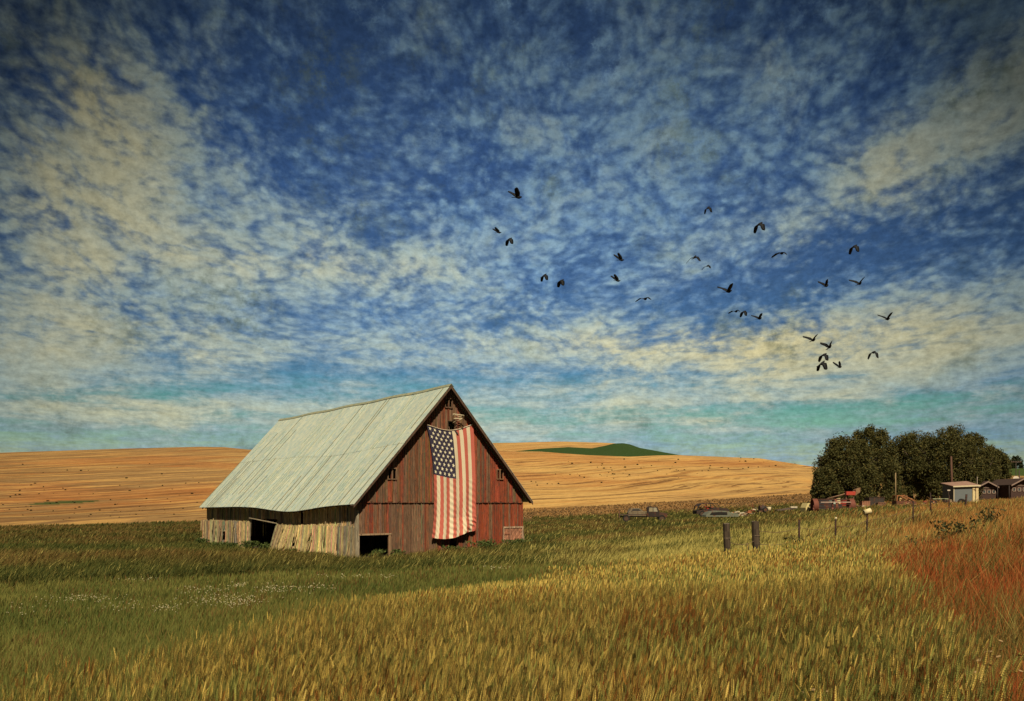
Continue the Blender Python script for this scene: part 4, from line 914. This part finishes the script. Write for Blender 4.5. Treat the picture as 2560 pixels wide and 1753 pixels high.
f = MB(); f.hexa([(-.17, -.24, zt-.16), (2.4, -.24, zt-.07), (2.4, -.205, zt-.07), (-.17, -.205, zt-.16), (-.17, -.24, zt+.0), (2.4, -.24, zt+.09), (2.4, -.205, zt+.09), (-.17, -.205, zt+.0)], (.62, .52, .33)); f.hexa([(2.4, -.24, zt-.07), (3.18, -.24, zt-.04), (3.18, -.205, zt-.04), (2.4, -.205, zt-.07), (2.4, -.24, zt+.09), (3.18, -.24, zt+.12), (3.18, -.205, zt+.12), (2.4, -.205, zt+.09)], (.62, .52, .33)); f.build('fascia', M_plain, rf)
for (x0, x1, cc) in ((2.27, 2.60, (.66, .52, .27)), (2.66, 3.02, (.60, .46, .24))):
    f = MB(); f.box(x0, x1, -.06, -.01, -.05, zt-.12, cc); dd = f.build('door', M_paint, sh); g = MB(); g.box(x0+.02, x0+.05, -.09, -.062, .1, zt-.2, (.4, .3, .15)); g.build('hinge_strip', M_paint, dd)
f = MB(); f.box(-.02, .06, -.05, -.005, -.2, zt-.2, (.6, .5, .32)); f.build('corner_board', M_plain, sh)
def house(px, d, wm, hw, hr, label, seed, base_y):
    p = at(px, d); p.z = EYE+(HY-base_y)/F*d; o = empty('house', p, 0, label=label, cat='house', group='brown houses at the right edge'); m = wm/2
    f = MB(); f.prism([(-m, -.6), (m, -.6), (m, hw), (0, hw+hr), (-m, hw)], 0, 9, (.06, .032, .024)); f.build('wall', M_plain, o)
    rf = None
    f = MB()
    for s in (-1, 1):
        k = 1.14; f.hexa([(0, -.5, hw+hr+.02), (s*m*k, -.5, hw-hr*.14+.02), (s*m*k, 9.4, hw-hr*.14+.02), (0, 9.4, hw+hr+.02), (0, -.5, hw+hr+.16), (s*m*k, -.5, hw-hr*.14+.14), (s*m*k, 9.4, hw-hr*.14+.14), (0, 9.4, hw+hr+.16)], (.055, .033, .026))
    rf = f.build('roof', M_plain, o)
    f = MB()
    for s in (-1, 1):
        k = 1.14; z0_ = hw+hr+.03; z1_ = hw-hr*.14+.03; f.hexa([(0, -.54, z0_-.10), (s*m*k, -.54, z1_-.10), (s*m*k, -.505, z1_-.10), (0, -.505, z0_-.10), (0, -.54, z0_+.1), (s*m*k, -.54, z1_+.1), (s*m*k, -.505, z1_+.1), (0, -.505, z0_+.1)], (.26, .18, .14))
    f.build('fascia', M_plain, rf)
    f = MB(); f.box(-m, m, -.05, -.004, hw-.12, hw-.02, (.20, .14, .10)); f.build('trim', M_plain, o)
    for k in range(4):
        cx_ = -m*.72+k*m*.48; f = MB(); z0_, z1_ = hw-.95, hw-.4; f.box(cx_-.24, cx_+.24, -.09, -.03, z0_, z0_+.06, (.42, .30, .22)).box(cx_-.24, cx_+.24, -.09, -.03, z1_-.06, z1_, (.42, .30, .22)).box(cx_-.24, cx_-.19, -.09, -.03, z0_+.09, z1_-.09, (.62, .46, .36)).box(cx_+.19, cx_+.24, -.09, -.03, z0_+.09, z1_-.09, (.62, .46, .36)); w_ = f.build('window', M_plain, o); g = MB(); g.box(cx_-.19, cx_+.19, -.05, -.02, z0_+.09, z1_-.09); g.build('pane', M_glass, w_)
    return o
house(2466, 125, 3.05, 1.75, .80, 'brown gabled house right beside the grey shed', 1, 1247)
house(2554, 122, 3.2, 1.75, .85, 'brown gabled house cut by the right edge of the photo', 2, 1242)
p = at(2508, 136); p.z = EYE+(HY-1243)/F*136; o = empty('outbuilding', p, 0, label='long low red-brown building between the two gabled houses', cat='outbuilding'); f = MB(); f.box(-2.1, 2.2, 0, 4, -.5, 1.25, (.07, .035, .027)); f.build('wall', M_plain, o); f = MB(); f.hexa([(-2.2, -.3, 1.27), (2.3, -.3, 1.27), (2.3, 4.2, 2.3), (-2.2, 4.2, 2.3), (-2.2, -.3, 1.37), (2.3, -.3, 1.37), (2.3, 4.2, 2.4), (-2.2, 4.2, 2.4)], (.07, .042, .032)); f.build('roof', M_plain, o); f = MB(); f.box(-1.55, -.75, -.05, -.01, -.3, 1.05, (.40, .28, .2)); f.build('door', M_plain, o)

# ------------------------------------------------------------------ wrecks and scrap
def wheel(r_, wd, parent, loc, name='wheel', tyre=(.02, .018, .016), rim=(.09, .055, .035)):
    x, y, z = loc; f = MB(); f.ring((x, y, z), (0, 1, 0), r_, wd/2, r_*.32, tyre, 20); t = f.build(name, M_dark, parent); g = MB(); g.bar((x, y-wd*.35, z), (x, y+wd*.35, z), r_*.68, rim, 14); g.build('rim', M_rust, t); return t
def ground_empty(name, px, d, rz=0, dz=0., **k): p = at(px, d); p.z += dz; return empty(name, p, rz, **k)
# flatbed truck
t = ground_empty('flatbed_truck', 1603, 96, R(-6), label='abandoned old flatbed truck with a dark cab and low stake bed', cat='truck', dz=.24)
dk = (.035, .024, .02)
f = MB(); f.box(-2.55, .55, -.95, .95, .72, .82, (.08, .055, .04)); f.build('bed', M_rust, t)
f = MB()
for x_ in (-.55, -.2, .15, .5): pass
for y_ in (-.95, .91):
    for x_ in (-1.0, -.45, .1, .5): f.box(x_, x_+.07, y_, y_+.04, .82, 1.18, (.17, .12, .075))
    f.box(-1.05, .6, y_-.03, y_, .93, 1.0, (.20, .15, .09)).box(-1.05, .6, y_-.03, y_, 1.12, 1.2, (.24, .18, .11))
f.build('stake_rail', M_wood, t)
f = MB(); f.box(-2.6, -2.5, -.9, -.82, .4, 1.25, (.14, .08, .05)).box(-2.6, -2.5, .8, .88, .4, 1.25, (.14, .08, .05)).box(-2.62, -2.56, -.85, .85, .85, .93, (.14, .08, .05)); f.build('tail_post', M_rust, t)
f = MB(); f.prism([(.65, .55), (2.05, .55), (2.05, 1.15), (1.78, 1.72), (.82, 1.76), (.65, 1.6)], -.82, .82, dk); cab = f.build('cab', M_rust, t)
for y_ in (-.84, .82):
    f = MB(); f.prism([(.85, 1.15), (1.28, 1.15), (1.28, 1.62), (.88, 1.62)], y_, y_+.02, (.28, .23, .14)); f.build('window', M_plain, cab)
    f = MB(); f.prism([(1.36, 1.15), (1.86, 1.15), (1.70, 1.62), (1.36, 1.62)], y_, y_+.02, (.30, .26, .18)); f.build('window', M_plain, cab)
f = MB(); f.prism([(2.05, .5), (2.95, .5), (2.98, .95), (2.06, 1.12)], -.72, .72, (.08, .04, .028)); f.build('hood', M_rust, t)
f = MB(); f.box(-2.5, 2.9, -.4, -.3, .5, .62, (.05, .04, .03)).box(-2.5, 2.9, .3, .4, .5, .62, (.05, .04, .03)); f.build('chassis', M_rust, t)
for x_, y_ in ((-1.75, -.85), (-1.75, .85), (2.35, -.78), (2.35, .78)): wheel(.40, .24, t, (x_, y_, .36))
o = ground_empty('scrap_car', 1588, 101, 0, dz=.3, label='pale car roof showing over the bed of the flatbed truck', cat='car'); f = MB(); f.prism([(-.95, .9), (-.6, 1.42), (.45, 1.45), (1.05, .98), (1.3, .9), (1.3, .4), (-.95, .4)], -.7, .7, (.17, .135, .085)); f.build('body', M_paint, o); f = MB(); f.prism([(-.62, 1.0), (-.42, 1.34), (.34, 1.36), (.72, 1.02)], -.72, -.701, (.04, .035, .03)); f.build('window', M_plain, o)
# black wagon wreck with red insides
t = ground_empty('wrecked_car', 1775, 94, R(3), dz=.38, label='black wrecked station wagon with open sides and red scrap inside', cat='car')
f = MB()
roofp = [(-1.75, .75), (-1.62, 1.18), (-1.25, 1.44), (-.3, 1.52), (.5, 1.46), (.58, 1.40), (-.3, 1.44), (-1.18, 1.36), (-1.50, 1.12), (-1.62, .75)]
for y_ in (-.80, .72): f.prism(roofp, y_, y_+.08, (.025, .022, .02))
f.prism([(-1.62, 1.18), (-1.25, 1.44), (-.3, 1.52), (.5, 1.46), (.5, 1.42), (-.3, 1.47), (-1.23, 1.39), (-1.58, 1.16)], -.72, .72, (.025, .022, .02))
f.build('roof', M_rust, t)
f = MB(); f.prism([(-1.78, .25), (1.95, .25), (1.98, .72), (1.75, .90), (.75, .98), (-1.78, .62)], -.84, .84, (.045, .03, .025)); f.build('body', M_rust, t, label='black lower body with a dented hood')
f = MB()
for y_ in (-.78, .70):
    f.bar((.5, y_+.04, 1.45), (.98, y_+.04, .96), .035, (.03, .025, .02)).bar((-.2, y_+.04, 1.46), (-.15, y_+.04, .8), .04, (.03, .025, .02))
f.build('pillar', M_rust, t)
f = MB(); random.seed(5)
for k in range(26):
    x_ = random.uniform(-1.5, .6); y_ = random.uniform(-.85, .5); z_ = random.uniform(.62, 1.02); s = random.uniform(.08, .24); c = random.choice([(.42, .03, .02), (.35, .03, .02), (.55, .42, .2), (.30, .10, .05)]); f.hexa([(x_, y_, z_), (x_+s*1.6, y_, z_+random.uniform(-.08, .1)), (x_+s*1.5, y_+s, z_), (x_, y_+s, z_), (x_, y_, z_+s*.5), (x_+s*1.5, y_, z_+s*.7), (x_+s*1.4, y_+s, z_+s*.5), (x_, y_+s, z_+s*.6)], c)
f.build('interior', M_rust, t, label='red and cream scrap piled inside')
for x_ in (-1.15, 1.2): wheel(.33, .2, t, (x_, -.78, .28))
t = ground_empty('scrap_car', 1795, 89, R(4), dz=.15, label='flattened pale car roof lying in front of the black wagon', cat='car')
f = MB(); f.prism([(-1.55, .38), (-1.2, .72), (-.2, .86), (.85, .82), (1.25, .62), (2.0, .55), (2.05, .2), (-1.6, .2)], -.75, .75, (.15, .155, .11)); f.build('body', M_paint, t)
f = MB(); f.prism([(-1.15, .42), (-.95, .66), (-.12, .72), (.72, .70), (.78, .42)], -.79, -.752, (.015, .012, .01)); f.build('window', M_plain, t)
# piles of junk
def pile(px, d, wd, h, n, label, cols, seed, name='scrap_pile', dep=1.2):
    o = ground_empty(name, px, d, 0, dz=.15, label=label, cat='scrap', group='heaps of scrap in the grass'); r = random.Random(seed); f = MB()
    for k in range(n):
        x_ = r.gauss(0, .33)*wd; y_ = r.uniform(-dep/2, dep/2); z_ = r.uniform(0, h)*max(.25, 1-abs(x_)/wd*1.4); s = r.uniform(.08, .3); l = r.uniform(.8, 2.6); c = r.choice(cols); q = r.uniform(.7, 1.2); c = tuple(v*q for v in c)
        if r.random() < .35: f.bar((x_, y_, z_), (x_+r.uniform(-.7, .7), y_+r.uniform(-.3, .3), z_+r.uniform(-.1, .35)), r.uniform(.02, .05), c, 6)
        else:
            a = r.uniform(-.4, .4); f.hexa([(x_, y_, z_), (x_+s*l, y_, z_+a*s), (x_+s*l, y_+s, z_+a*s), (x_, y_+s, z_+.05), (x_+.03, y_, z_+s*.5), (x_+s*l*.9, y_, z_+s*(.4+a)), (x_+s*l*.9, y_+s, z_+s*(.5+a)), (x_, y_+s, z_+s*.5)], c)
    f.build('scrap', M_rust, o); return o
pale = [(.5, .42, .26), (.3, .2, .12), (.10, .06, .04), (.4, .14, .06), (.55, .48, .34), (.05, .04, .03)]; dark = [(.06, .04, .03), (.12, .06, .04), (.22, .10, .06), (.4, .3, .18), (.3, .06, .03)]
pile(1843, 93, 1.9, .45, 46, 'long heap of pale scrap just right of the black wagon', pale, 1); pile(1868, 95, .9, .35, 16, 'small pale scrap heap between the longer ones', pale, 2)
pile(1886, 100, 1.1, .85, 22, 'taller scrap heap with red-brown boards on it', dark+pale, 3)
t = ground_empty('old_engine', 1907, 98, 0, dz=.1, label='dark rounded old engine lying right of the tall scrap heap', cat='engine'); f = MB(); f.bar((-.45, 0, .55), (.35, 0, .5), .38, (.05, .035, .03), 10).box(-.6, .5, -.35, .35, .1, .32, (.08, .05, .03)).bar((-.1, 0, .7), (.1, 0, 1.05), .12, (.10, .06, .04)); f.build('block', M_rust, t); wheel(.3, .15, t, (.2, -.42, .4), 'flywheel')
t = ground_empty('bucket', 1922, 99, 0, dz=.15, label='small cream bucket standing by the old engine', cat='bucket'); f = MB(); f.bar((0, 0, .1), (0, 0, .62), .24, (.6, .5, .3), 12, .3); f.build('pail', M_paint, t); f = MB(); f.ring((0, 0, .62), (0, 0, 1), .31, .02, .03, (.4, .3, .2), 14); f.build('rim', M_paint, t)
t = ground_empty('harrow', 1966, 99, R(8), dz=.1, label='low flat grey implement lying in the orange grass', cat='implement'); f = MB(); f.hexa([(-1.3, -.4, .15), (1.1, -.4, .4), (1.1, .4, .4), (-1.3, .4, .15), (-1.3, -.4, .28), (1.1, -.4, .62), (1.1, .4, .62), (-1.3, .4, .28)], (.12, .09, .07)); f.build('deck', M_rust, t); f = MB(); f.box(.3, 1.15, -.5, -.42, .5, .72, (.5, .42, .3)); f.build('panel', M_paint, t); f = MB(); [f.bar((-1.1+.3*k, -.42, .25+.03*k), (-1.2+.3*k, -.5, -.05), .025, (.08, .05, .03)) for k in range(7)]; f.build('tines', M_rust, t)
# big rusty drum frame
D0 = 92.; t = ground_empty('drum_frame', 2083, D0, R(-4), dz=0, label='large rusty cylindrical drum frame of hoops and bars, lying on its side', cat='machine'); k_ = D0/F
cz = EYE+(HY-1265)/F*D0-t.location.z; Rd = .82
rr_ = (.17, .055, .035)
for x_ in (-2.05, 1.95): f = MB(); f.ring((x_, 0, cz), (1, 0, .04), Rd, .26, .06, rr_, 34); f.build('hoop', M_rust, t)
f = MB(); f.ring((.15, 0, cz), (1, 0, 0), Rd*.97, .10, .06, (.20, .065, .04), 30); f.build('hoop', M_rust, t)
f = MB()
for k in range(14):
    a = 2*math.pi*k/14+.2; f.bar((-1.95, Rd*.93*math.cos(a), cz+Rd*.93*math.sin(a)), (1.9, Rd*.93*math.cos(a), cz+Rd*.93*math.sin(a)), .032, (.10, .05, .04), 5)
f.build('slat', M_rust, t)
f = MB(); f.box(-1.6, 1.7, -.86, -.80, cz+Rd*.46, cz+Rd*.56, (.50, .36, .28)); f.box(-2.2, 2.1, -.9, -.8, cz-Rd*.95, cz-Rd*.82, (.16, .08, .05)); f.build('rail', M_paint, t)
t = ground_empty('scrap_car', 2074, 95.5, 0, dz=.1, label='dark car with a pale green window seen through the drum frame', cat='car'); f = MB(); f.prism([(-1.6, .2), (1.2, .2), (1.2, .75), (.9, .8), (.35, 1.25), (-.8, 1.28), (-1.5, .8)], -.7, .7, (.04, .035, .035)); f.build('body', M_rust, t); f = MB(); f.prism([(.1, .78), (.72, .78), (.3, 1.15), (-.35, 1.15)], -.73, -.701, (.38, .45, .36)); f.build('window', M_plain, t)
t = ground_empty('red_tractor', 2108, 96.5, 0, dz=.1, label='bright red machine body standing behind the drum frame', cat='tractor'); f = MB(); f.prism([(-1.0, .45), (1.1, .45), (1.15, .95), (.2, 1.1), (-.9, .9)], -.35, .35, (.26, .03, .02)); f.build('body', M_paint, t); f = MB(); f.box(-.95, -.5, -.4, -.36, .6, 1.35, (.62, .5, .26)); f.build('fender', M_paint, t); wheel(.5, .25, t, (.8, -.5, .4)); wheel(.32, .2, t, (-.7, -.5, .25))
t = ground_empty('grain_chute', 2120, 99, R(0), dz=.3, label='bright red hopper on a long slanting conveyor behind the drum frame', cat='machine'); b0 = Vector((-2.5, 0, 1.15)); b1 = Vector((1.3, 0, 2.15)); f = MB(); f.bar(b0, b1, .05, (.35, .22, .14)).bar(b0+Vector((0, .4, -.1)), b1+Vector((0, .4, -.1)), .05, (.2, .1, .06)); f.build('conveyor', M_rust, t)
f = MB(); f.box(-.35, .75, -.4, .3, 1.55, 2.0, (.40, .05, .03)); f.build('hopper', M_paint, t); f = MB(); f.prism([(.7, 1.5), (1.3, 1.9), (1.35, 2.45), (.8, 2.2)], -.4, .3, (.26, .15, .08)); f.build('spout', M_rust, t); f = MB(); f.bar((.6, -.2, -.4), (.6, -.2, 1.55), .05, (.12, .06, .04)).bar((-.3, -.2, -.4), (-.3, -.2, 1.55), .05, (.12, .06, .04)).bar((-.3, -.2, .2), (.6, -.2, 1.3), .03, (.12, .06, .04)); f.build('leg_frame', M_rust, t)
t = ground_empty('truck_cab', 2022, 94, R(10), dz=-.05, label='cream abandoned truck cab left of the drum frame', cat='truck'); f = MB(); f.prism([(-.75, -.2), (.95, -.2), (.95, .5), (.75, 1.12), (-.45, 1.15), (-.72, .6)], -.6, .6, (.62, .50, .22)); c_ = f.build('body', M_paint, t); f = MB(); f.prism([(-.36, .75), (.3, .75), (.22, 1.0), (-.3, 1.0)], -.63, -.601, (.05, .04, .03)); f.build('window', M_plain, c_); f = MB(); f.prism([(-.3, .3), (.15, .3), (.1, .45), (-.25, .45)], -.63, -.601, (.08, .05, .03)); f.build('grille', M_plain, c_)
f = MB(); f.box(-.3, 1.6, -.75, -.62, -.1, .06, (.05, .03, .02)); f.build('bumper', M_rust, t)
pile(2146, 97, 1.1, .55, 26, 'tangle of dark and pale scrap just right of the drum frame', dark+pale, 7)
def crate(px, d, w_, h, dp, c, label, name='metal_box', dz=0):
    o = ground_empty(name, px, d, 0, dz=dz, label=label, cat='box'); f = MB(); f.box(-w_/2, w_/2, 0, dp, 0, h, c); b = f.build('shell', M_rust, o); g = MB()
    for k in range(4): x_ = -w_/2+.03+(w_-.06)*k/3; g.box(x_-.03, x_+.03, -.04, -.002, .02, h-.02, tuple(v*1.5 for v in c))
    g.box(-w_/2-.03, w_/2+.03, -.06, .03, h, h+.05, tuple(v*1.7 for v in c)); g.build('rib', M_rust, o); return o
crate(2165, 100, .95, .62, .8, (.30, .14, .08), 'rusty brown box right of the drum frame', dz=.25); crate(2192, 104, 1.9, 1.05, 1.5, (.05, .038, .03), 'large dark container in the shade under the trees', dz=.1); crate(2205, 98, .9, .5, .6, (.20, .10, .06), 'small brown box before the dark container', dz=.1)
# rusty burnt car shell
t = ground_empty('car_shell', 2258, 94, R(-3), dz=.12, label='rusty stripped car shell with open windows beside the slim pole', cat='car'); rc = (.30, .12, .045)
f = MB(); f.prism([(-1.0, .1), (1.2, .1), (1.25, .5), (1.05, .62), (-1.0, .66)], -.62, .62, (.14, .06, .035)); f.build('body', M_rust, t)
f = MB()
for y_ in (-.60, .52):
    f.prism([(-1.0, .6), (-.95, 1.28), (-.1, 1.32), (1.05, .74), (1.0, .6), (.9, .66), (-.14, 1.22), (-.84, 1.20), (-.88, .6)], y_, y_+.08, rc)
f.prism([(-.95, 1.24), (-.93, 1.30), (-.1, 1.345), (-.1, 1.29)], -.52, .52, rc); f.bar((-.35, -.56, .62), (-.32, -.56, 1.26), .035, rc).bar((.3, -.56, .62), (.2, -.56, 1.1), .03, rc); f.build('roof_frame', M_rust, t)
f = MB(); random.seed(9)
for k in range(16): x_ = random.uniform(-.85, .8); z_ = random.uniform(.55, .85); s = random.uniform(.08, .2); f.hexa([(x_, -.5, z_), (x_+s, -.5, z_), (x_+s, -.2, z_), (x_, -.2, z_), (x_+.02, -.5, z_+s), (x_+s, -.5, z_+s*.8), (x_+s, -.2, z_+s), (x_, -.2, z_+s)], random.choice([(.5, .3, .12), (.35, .12, .05), (.1, .05, .03), (.6, .42, .2)]))
f.build('interior', M_rust, t)
for x_ in (-.6, .75): wheel(.26, .16, t, (x_, -.6, .12))
pile(2262, 90, 1.0, .15, 14, 'flat reddish boards on the ground before the rusty car shell', [(.4, .16, .08), (.5, .3, .16)], 8, dep=.6)
pile(2312, 97, 1.0, .45, 22, 'dark low scrap heap right of the rusty car shell', dark, 11)
t = ground_empty('farm_implement', 2350, 97, 0, dz=.15, label='long low implement with a pale green bar near the shed', cat='implement'); f = MB(); f.box(-.9, 1.0, -.1, .1, .62, .72, (.30, .32, .18)); f.build('beam', M_paint, t); f = MB(); [f.bar((-.8+.35*k, 0, .62), (-.85+.35*k, -.15, .1), .03, (.14, .07, .05)) for k in range(6)]; f.build('tines', M_rust, t); wheel(.25, .12, t, (-.7, -.2, .2)); wheel(.25, .12, t, (.8, -.2, .2))
pile(2330, 96, .7, .55, 16, 'pale and rusty scrap at the left end of the long implement', pale, 12)
pile(2374, 98, .4, .5, 9, 'dark scrap squeezed between the implement and the shed', dark, 13)
t = ground_empty('tyre', 2404, 94, 0, dz=.05, label='big dark tyre leaning on the front of the grey shed', cat='tyre'); f = MB(); f.ring((0, 0, .36), (0, 1, .1), .40, .12, .16, (.02, .018, .016), 22); f.build('rubber', M_dark, t); f = MB(); f.bar((0, -.04, .36), (0, .06, .36), .25, (.035, .03, .028), 14); f.build('rim', M_dark, t)
t = ground_empty('small_sign', 2372, 96, 0, dz=.2, label='tiny white blank plate on a stake left of the shed', cat='sign'); f = MB(); f.box(-.16, .16, -.02, .0, 1.55, 1.68, (.6, .5, .4)); f.build('plate', M_plain, t); f = MB(); f.bar((0, .02, -.2), (0, .02, 1.6), .02, (.1, .06, .04)); f.build('stake', M_rust, t)

# ------------------------------------------------------------------ birds
def birdmesh(d1, d2, sweep, tail, span=.44, fold=1., twist=0.):
    """one continuous bird: flies along +X, wings lofted from the shoulders. d1/d2 inner and outer wing angle (deg, + is up)"""
    mb = MB(); c = (.005, .0055, .007)
    prof = [(-.27, .006, .050, 0), (-.20, .014, .042, 0), (-.14, .030, .036, 0), (-.06, .056, .056, 0), (.03, .068, .066, 0), (.11, .052, .052, .012), (.15, .042, .042, .022), (.185, .036, .036, .028), (.215, .017, .018, .026), (.255, .003, .004, .018)]
    n = 8; 
    for x, rz_, ry_, zc in prof:
        for i in range(n): t = 6.283*i/n; mb.v.append((x, ry_*math.cos(t), zc+rz_*math.sin(t)))
    for j in range(len(prof)-1):
        for i in range(n): mb.face((j*n+i, j*n+(i+1) % n, (j+1)*n+(i+1) % n, (j+1)*n+i), c, True)
    mb.face([i for i in range(n)], c); mb.face([(len(prof)-1)*n+i for i in range(n)], c)
    b = len(mb.v); tw = .055*tail; mb.v += [(-.22, -.04, .004), (-.22, .04, .004), (-.40, tw, .0), (-.42, 0, .0), (-.40, -tw, 0), (-.22, -.04, -.006), (-.22, .04, -.006), (-.40, tw, -.006), (-.42, 0, -.006), (-.40, -tw, -.006)]
    mb.face([b, b+1, b+2, b+3, b+4], c); mb.face([b+9, b+8, b+7, b+6, b+5], c); [mb.face((b+i, b+5+i, b+5+(i+1) % 5, b+(i+1) % 5), c) for i in range(5)]
    for s in (-1, 1):
        secs = []; y = .025; z = .025; S_ = [0, .18, .38, .6, .8, .93, 1.]; ch = [.22, .30, .33, .31, .27, .18, .05]; xo = [.05, .075, .085, .03, -.04, -.09, -.14]
        for k, t in enumerate(S_):
            if k: dl_ = (t-S_[k-1])*span*fold; a = R(d1 if t <= .4 else d2); y += dl_*math.cos(a); z += dl_*math.sin(a)
            secs.append((y*s, z, xo[k]*1.0-sweep*t*.18, ch[k]))
        b = len(mb.v)
        for (yy, zz, xl, chd) in secs:
            th = .010; tz = chd*twist
            mb.v += [(xl, yy, zz), (xl-chd*.4, yy, zz+th-tz*.4), (xl-chd, yy, zz-tz), (xl-chd*.4, yy, zz-th-tz*.4)]
        for j in range(len(secs)-1):
            for i in range(4): mb.face((b+4*j+i, b+4*j+(i+1) % 4, b+4*j+4+(i+1) % 4, b+4*j+4+i), c, True)
        mb.face([b, b+1, b+2, b+3], c); e = b+4*(len(secs)-1); mb.face([e, e+1, e+2, e+3], c)
    return mb
kinds = {'up': (58, 48, .6, 1.), 'vee': (44, 34, .3, 1.), 'down': (-30, -72, -.3, 1.), 'droop': (-8, -42, .9, 1.), 'glide': (12, -34, .6, .8), 'fold': (62, 66, 1.4, 1.)}
proto = {}
BL = [(1296, 488, 'up', 33, 40, 12, 'bird with raised wings, highest of the left cluster'), (1248, 578, 'fold', 21, 30, 10, 'small bird with wings swept up, leftmost of all birds'), (1274, 603, 'down', 20, 42, 25, 'bird with hanging wings just below the leftmost bird'),
 (1361, 693, 'down', 19, 42, 28, 'bird with hanging wings, left one of the low pair right of the barn ridge'), (1403, 707, 'down', 20, 32, 22, 'bird with hanging wings and pointed tail, right one of the low pair'), (1554, 645, 'fold', 26, 35, 8, 'bird with one long wing swept back up-left, upper of the middle pair'),
 (1545, 697, 'fold', 24, 30, 5, 'bird with wings half raised, lower of the middle pair'), (1770, 524, 'down', 18, 46, 30, 'lone small bird with drooping wings, topmost on the right'), (1737, 648, 'droop', 30, 58, 28, 'bird with wide drooping wings left of a smaller one'),
 (1769, 668, 'droop', 19, 50, 25, 'small drooping-winged bird below and right of the wide one'), (1613, 749, 'glide', 34, 60, 12, 'flat gliding bird, lowest in the middle of the sky'), (1822, 725, 'vee', 36, 42, 14, 'bird with thin wings spread in a wide vee below the middle'),
 (1840, 780, 'glide', 24, 50, 6, 'flat gliding bird overlapping the wing of its neighbour'), (1860, 784, 'down', 18, 32, 15, 'bird with hanging wings touching the flat gliding bird'), (1899, 567, 'down', 27, 35, 24, 'large bird with hanging wings, second highest on the right'),
 (1954, 637, 'droop', 31, 50, 8, 'bird gliding with arched wings between the two upper groups'), (2136, 622, 'down', 24, 30, 22, 'bird with hanging wings high at the right'), (2066, 712, 'up', 28, 38, 18, 'bird with raised wings and long tail, left of the right-hand pair'),
 (2149, 708, 'vee', 33, 45, 22, 'bird with wings in a clean vee, right of the right-hand pair'), (1899, 794, 'vee', 26, 38, 14, 'bird with raised wings right of the touching pair'), (2219, 794, 'vee', 31, 40, 12, 'bird with raised wings, the rightmost of all birds'),
 (2033, 849, 'vee', 32, 44, 20, 'bird with wide vee wings at the upper left of the low cluster'), (2074, 867, 'up', 31, 45, 26, 'thick bird with steeply raised wings in the low cluster'), (2060, 893, 'down', 24, 32, 16, 'bird with hanging wings in the middle of the low cluster'),
 (2055, 914, 'down', 25, 29, 28, 'bird with hanging wings at the bottom left of the low cluster'), (2100, 914, 'fold', 26, 42, 14, 'bird with short raised wings at the bottom right of the low cluster'), (2184, 887, 'down', 23, 42, 14, 'small bird with drooping wings alone right of the low cluster')]
for i, (a, b, k, wpx, yaw, pit, l) in enumerate(BL):
    d = 52+6*math.sin(i*1.7)
    if k not in proto: proto[k] = o = birdmesh(*kinds[k]).build('bird', M_feather)
    else: o = proto[k].copy(); COL.objects.link(o)
    rot = Matrix.Rotation(R(yaw), 3, 'Z') @ Matrix.Rotation(-R(pit), 3, 'Y'); vs = [rot @ v_.co for v_ in o.data.vertices]; ex = max(v_.x for v_ in vs)-min(v_.x for v_ in vs)
    zz = (max(v_.z for v_ in vs)+min(v_.z for v_ in vs))/2
    ext_ = {'up': .78, 'vee': .86, 'down': .62, 'droop': .86, 'glide': .86, 'fold': .72}[k]
    s = wpx*1.12/F*d/ex; o.scale = (s, s, s); o.location = ((a-CX)/F*d, d, EYE+(HY-b)/F*d-zz*s); o.rotation_euler = (0, -R(pit), R(yaw)); tag(o, l, 'bird', 'flock of black birds')
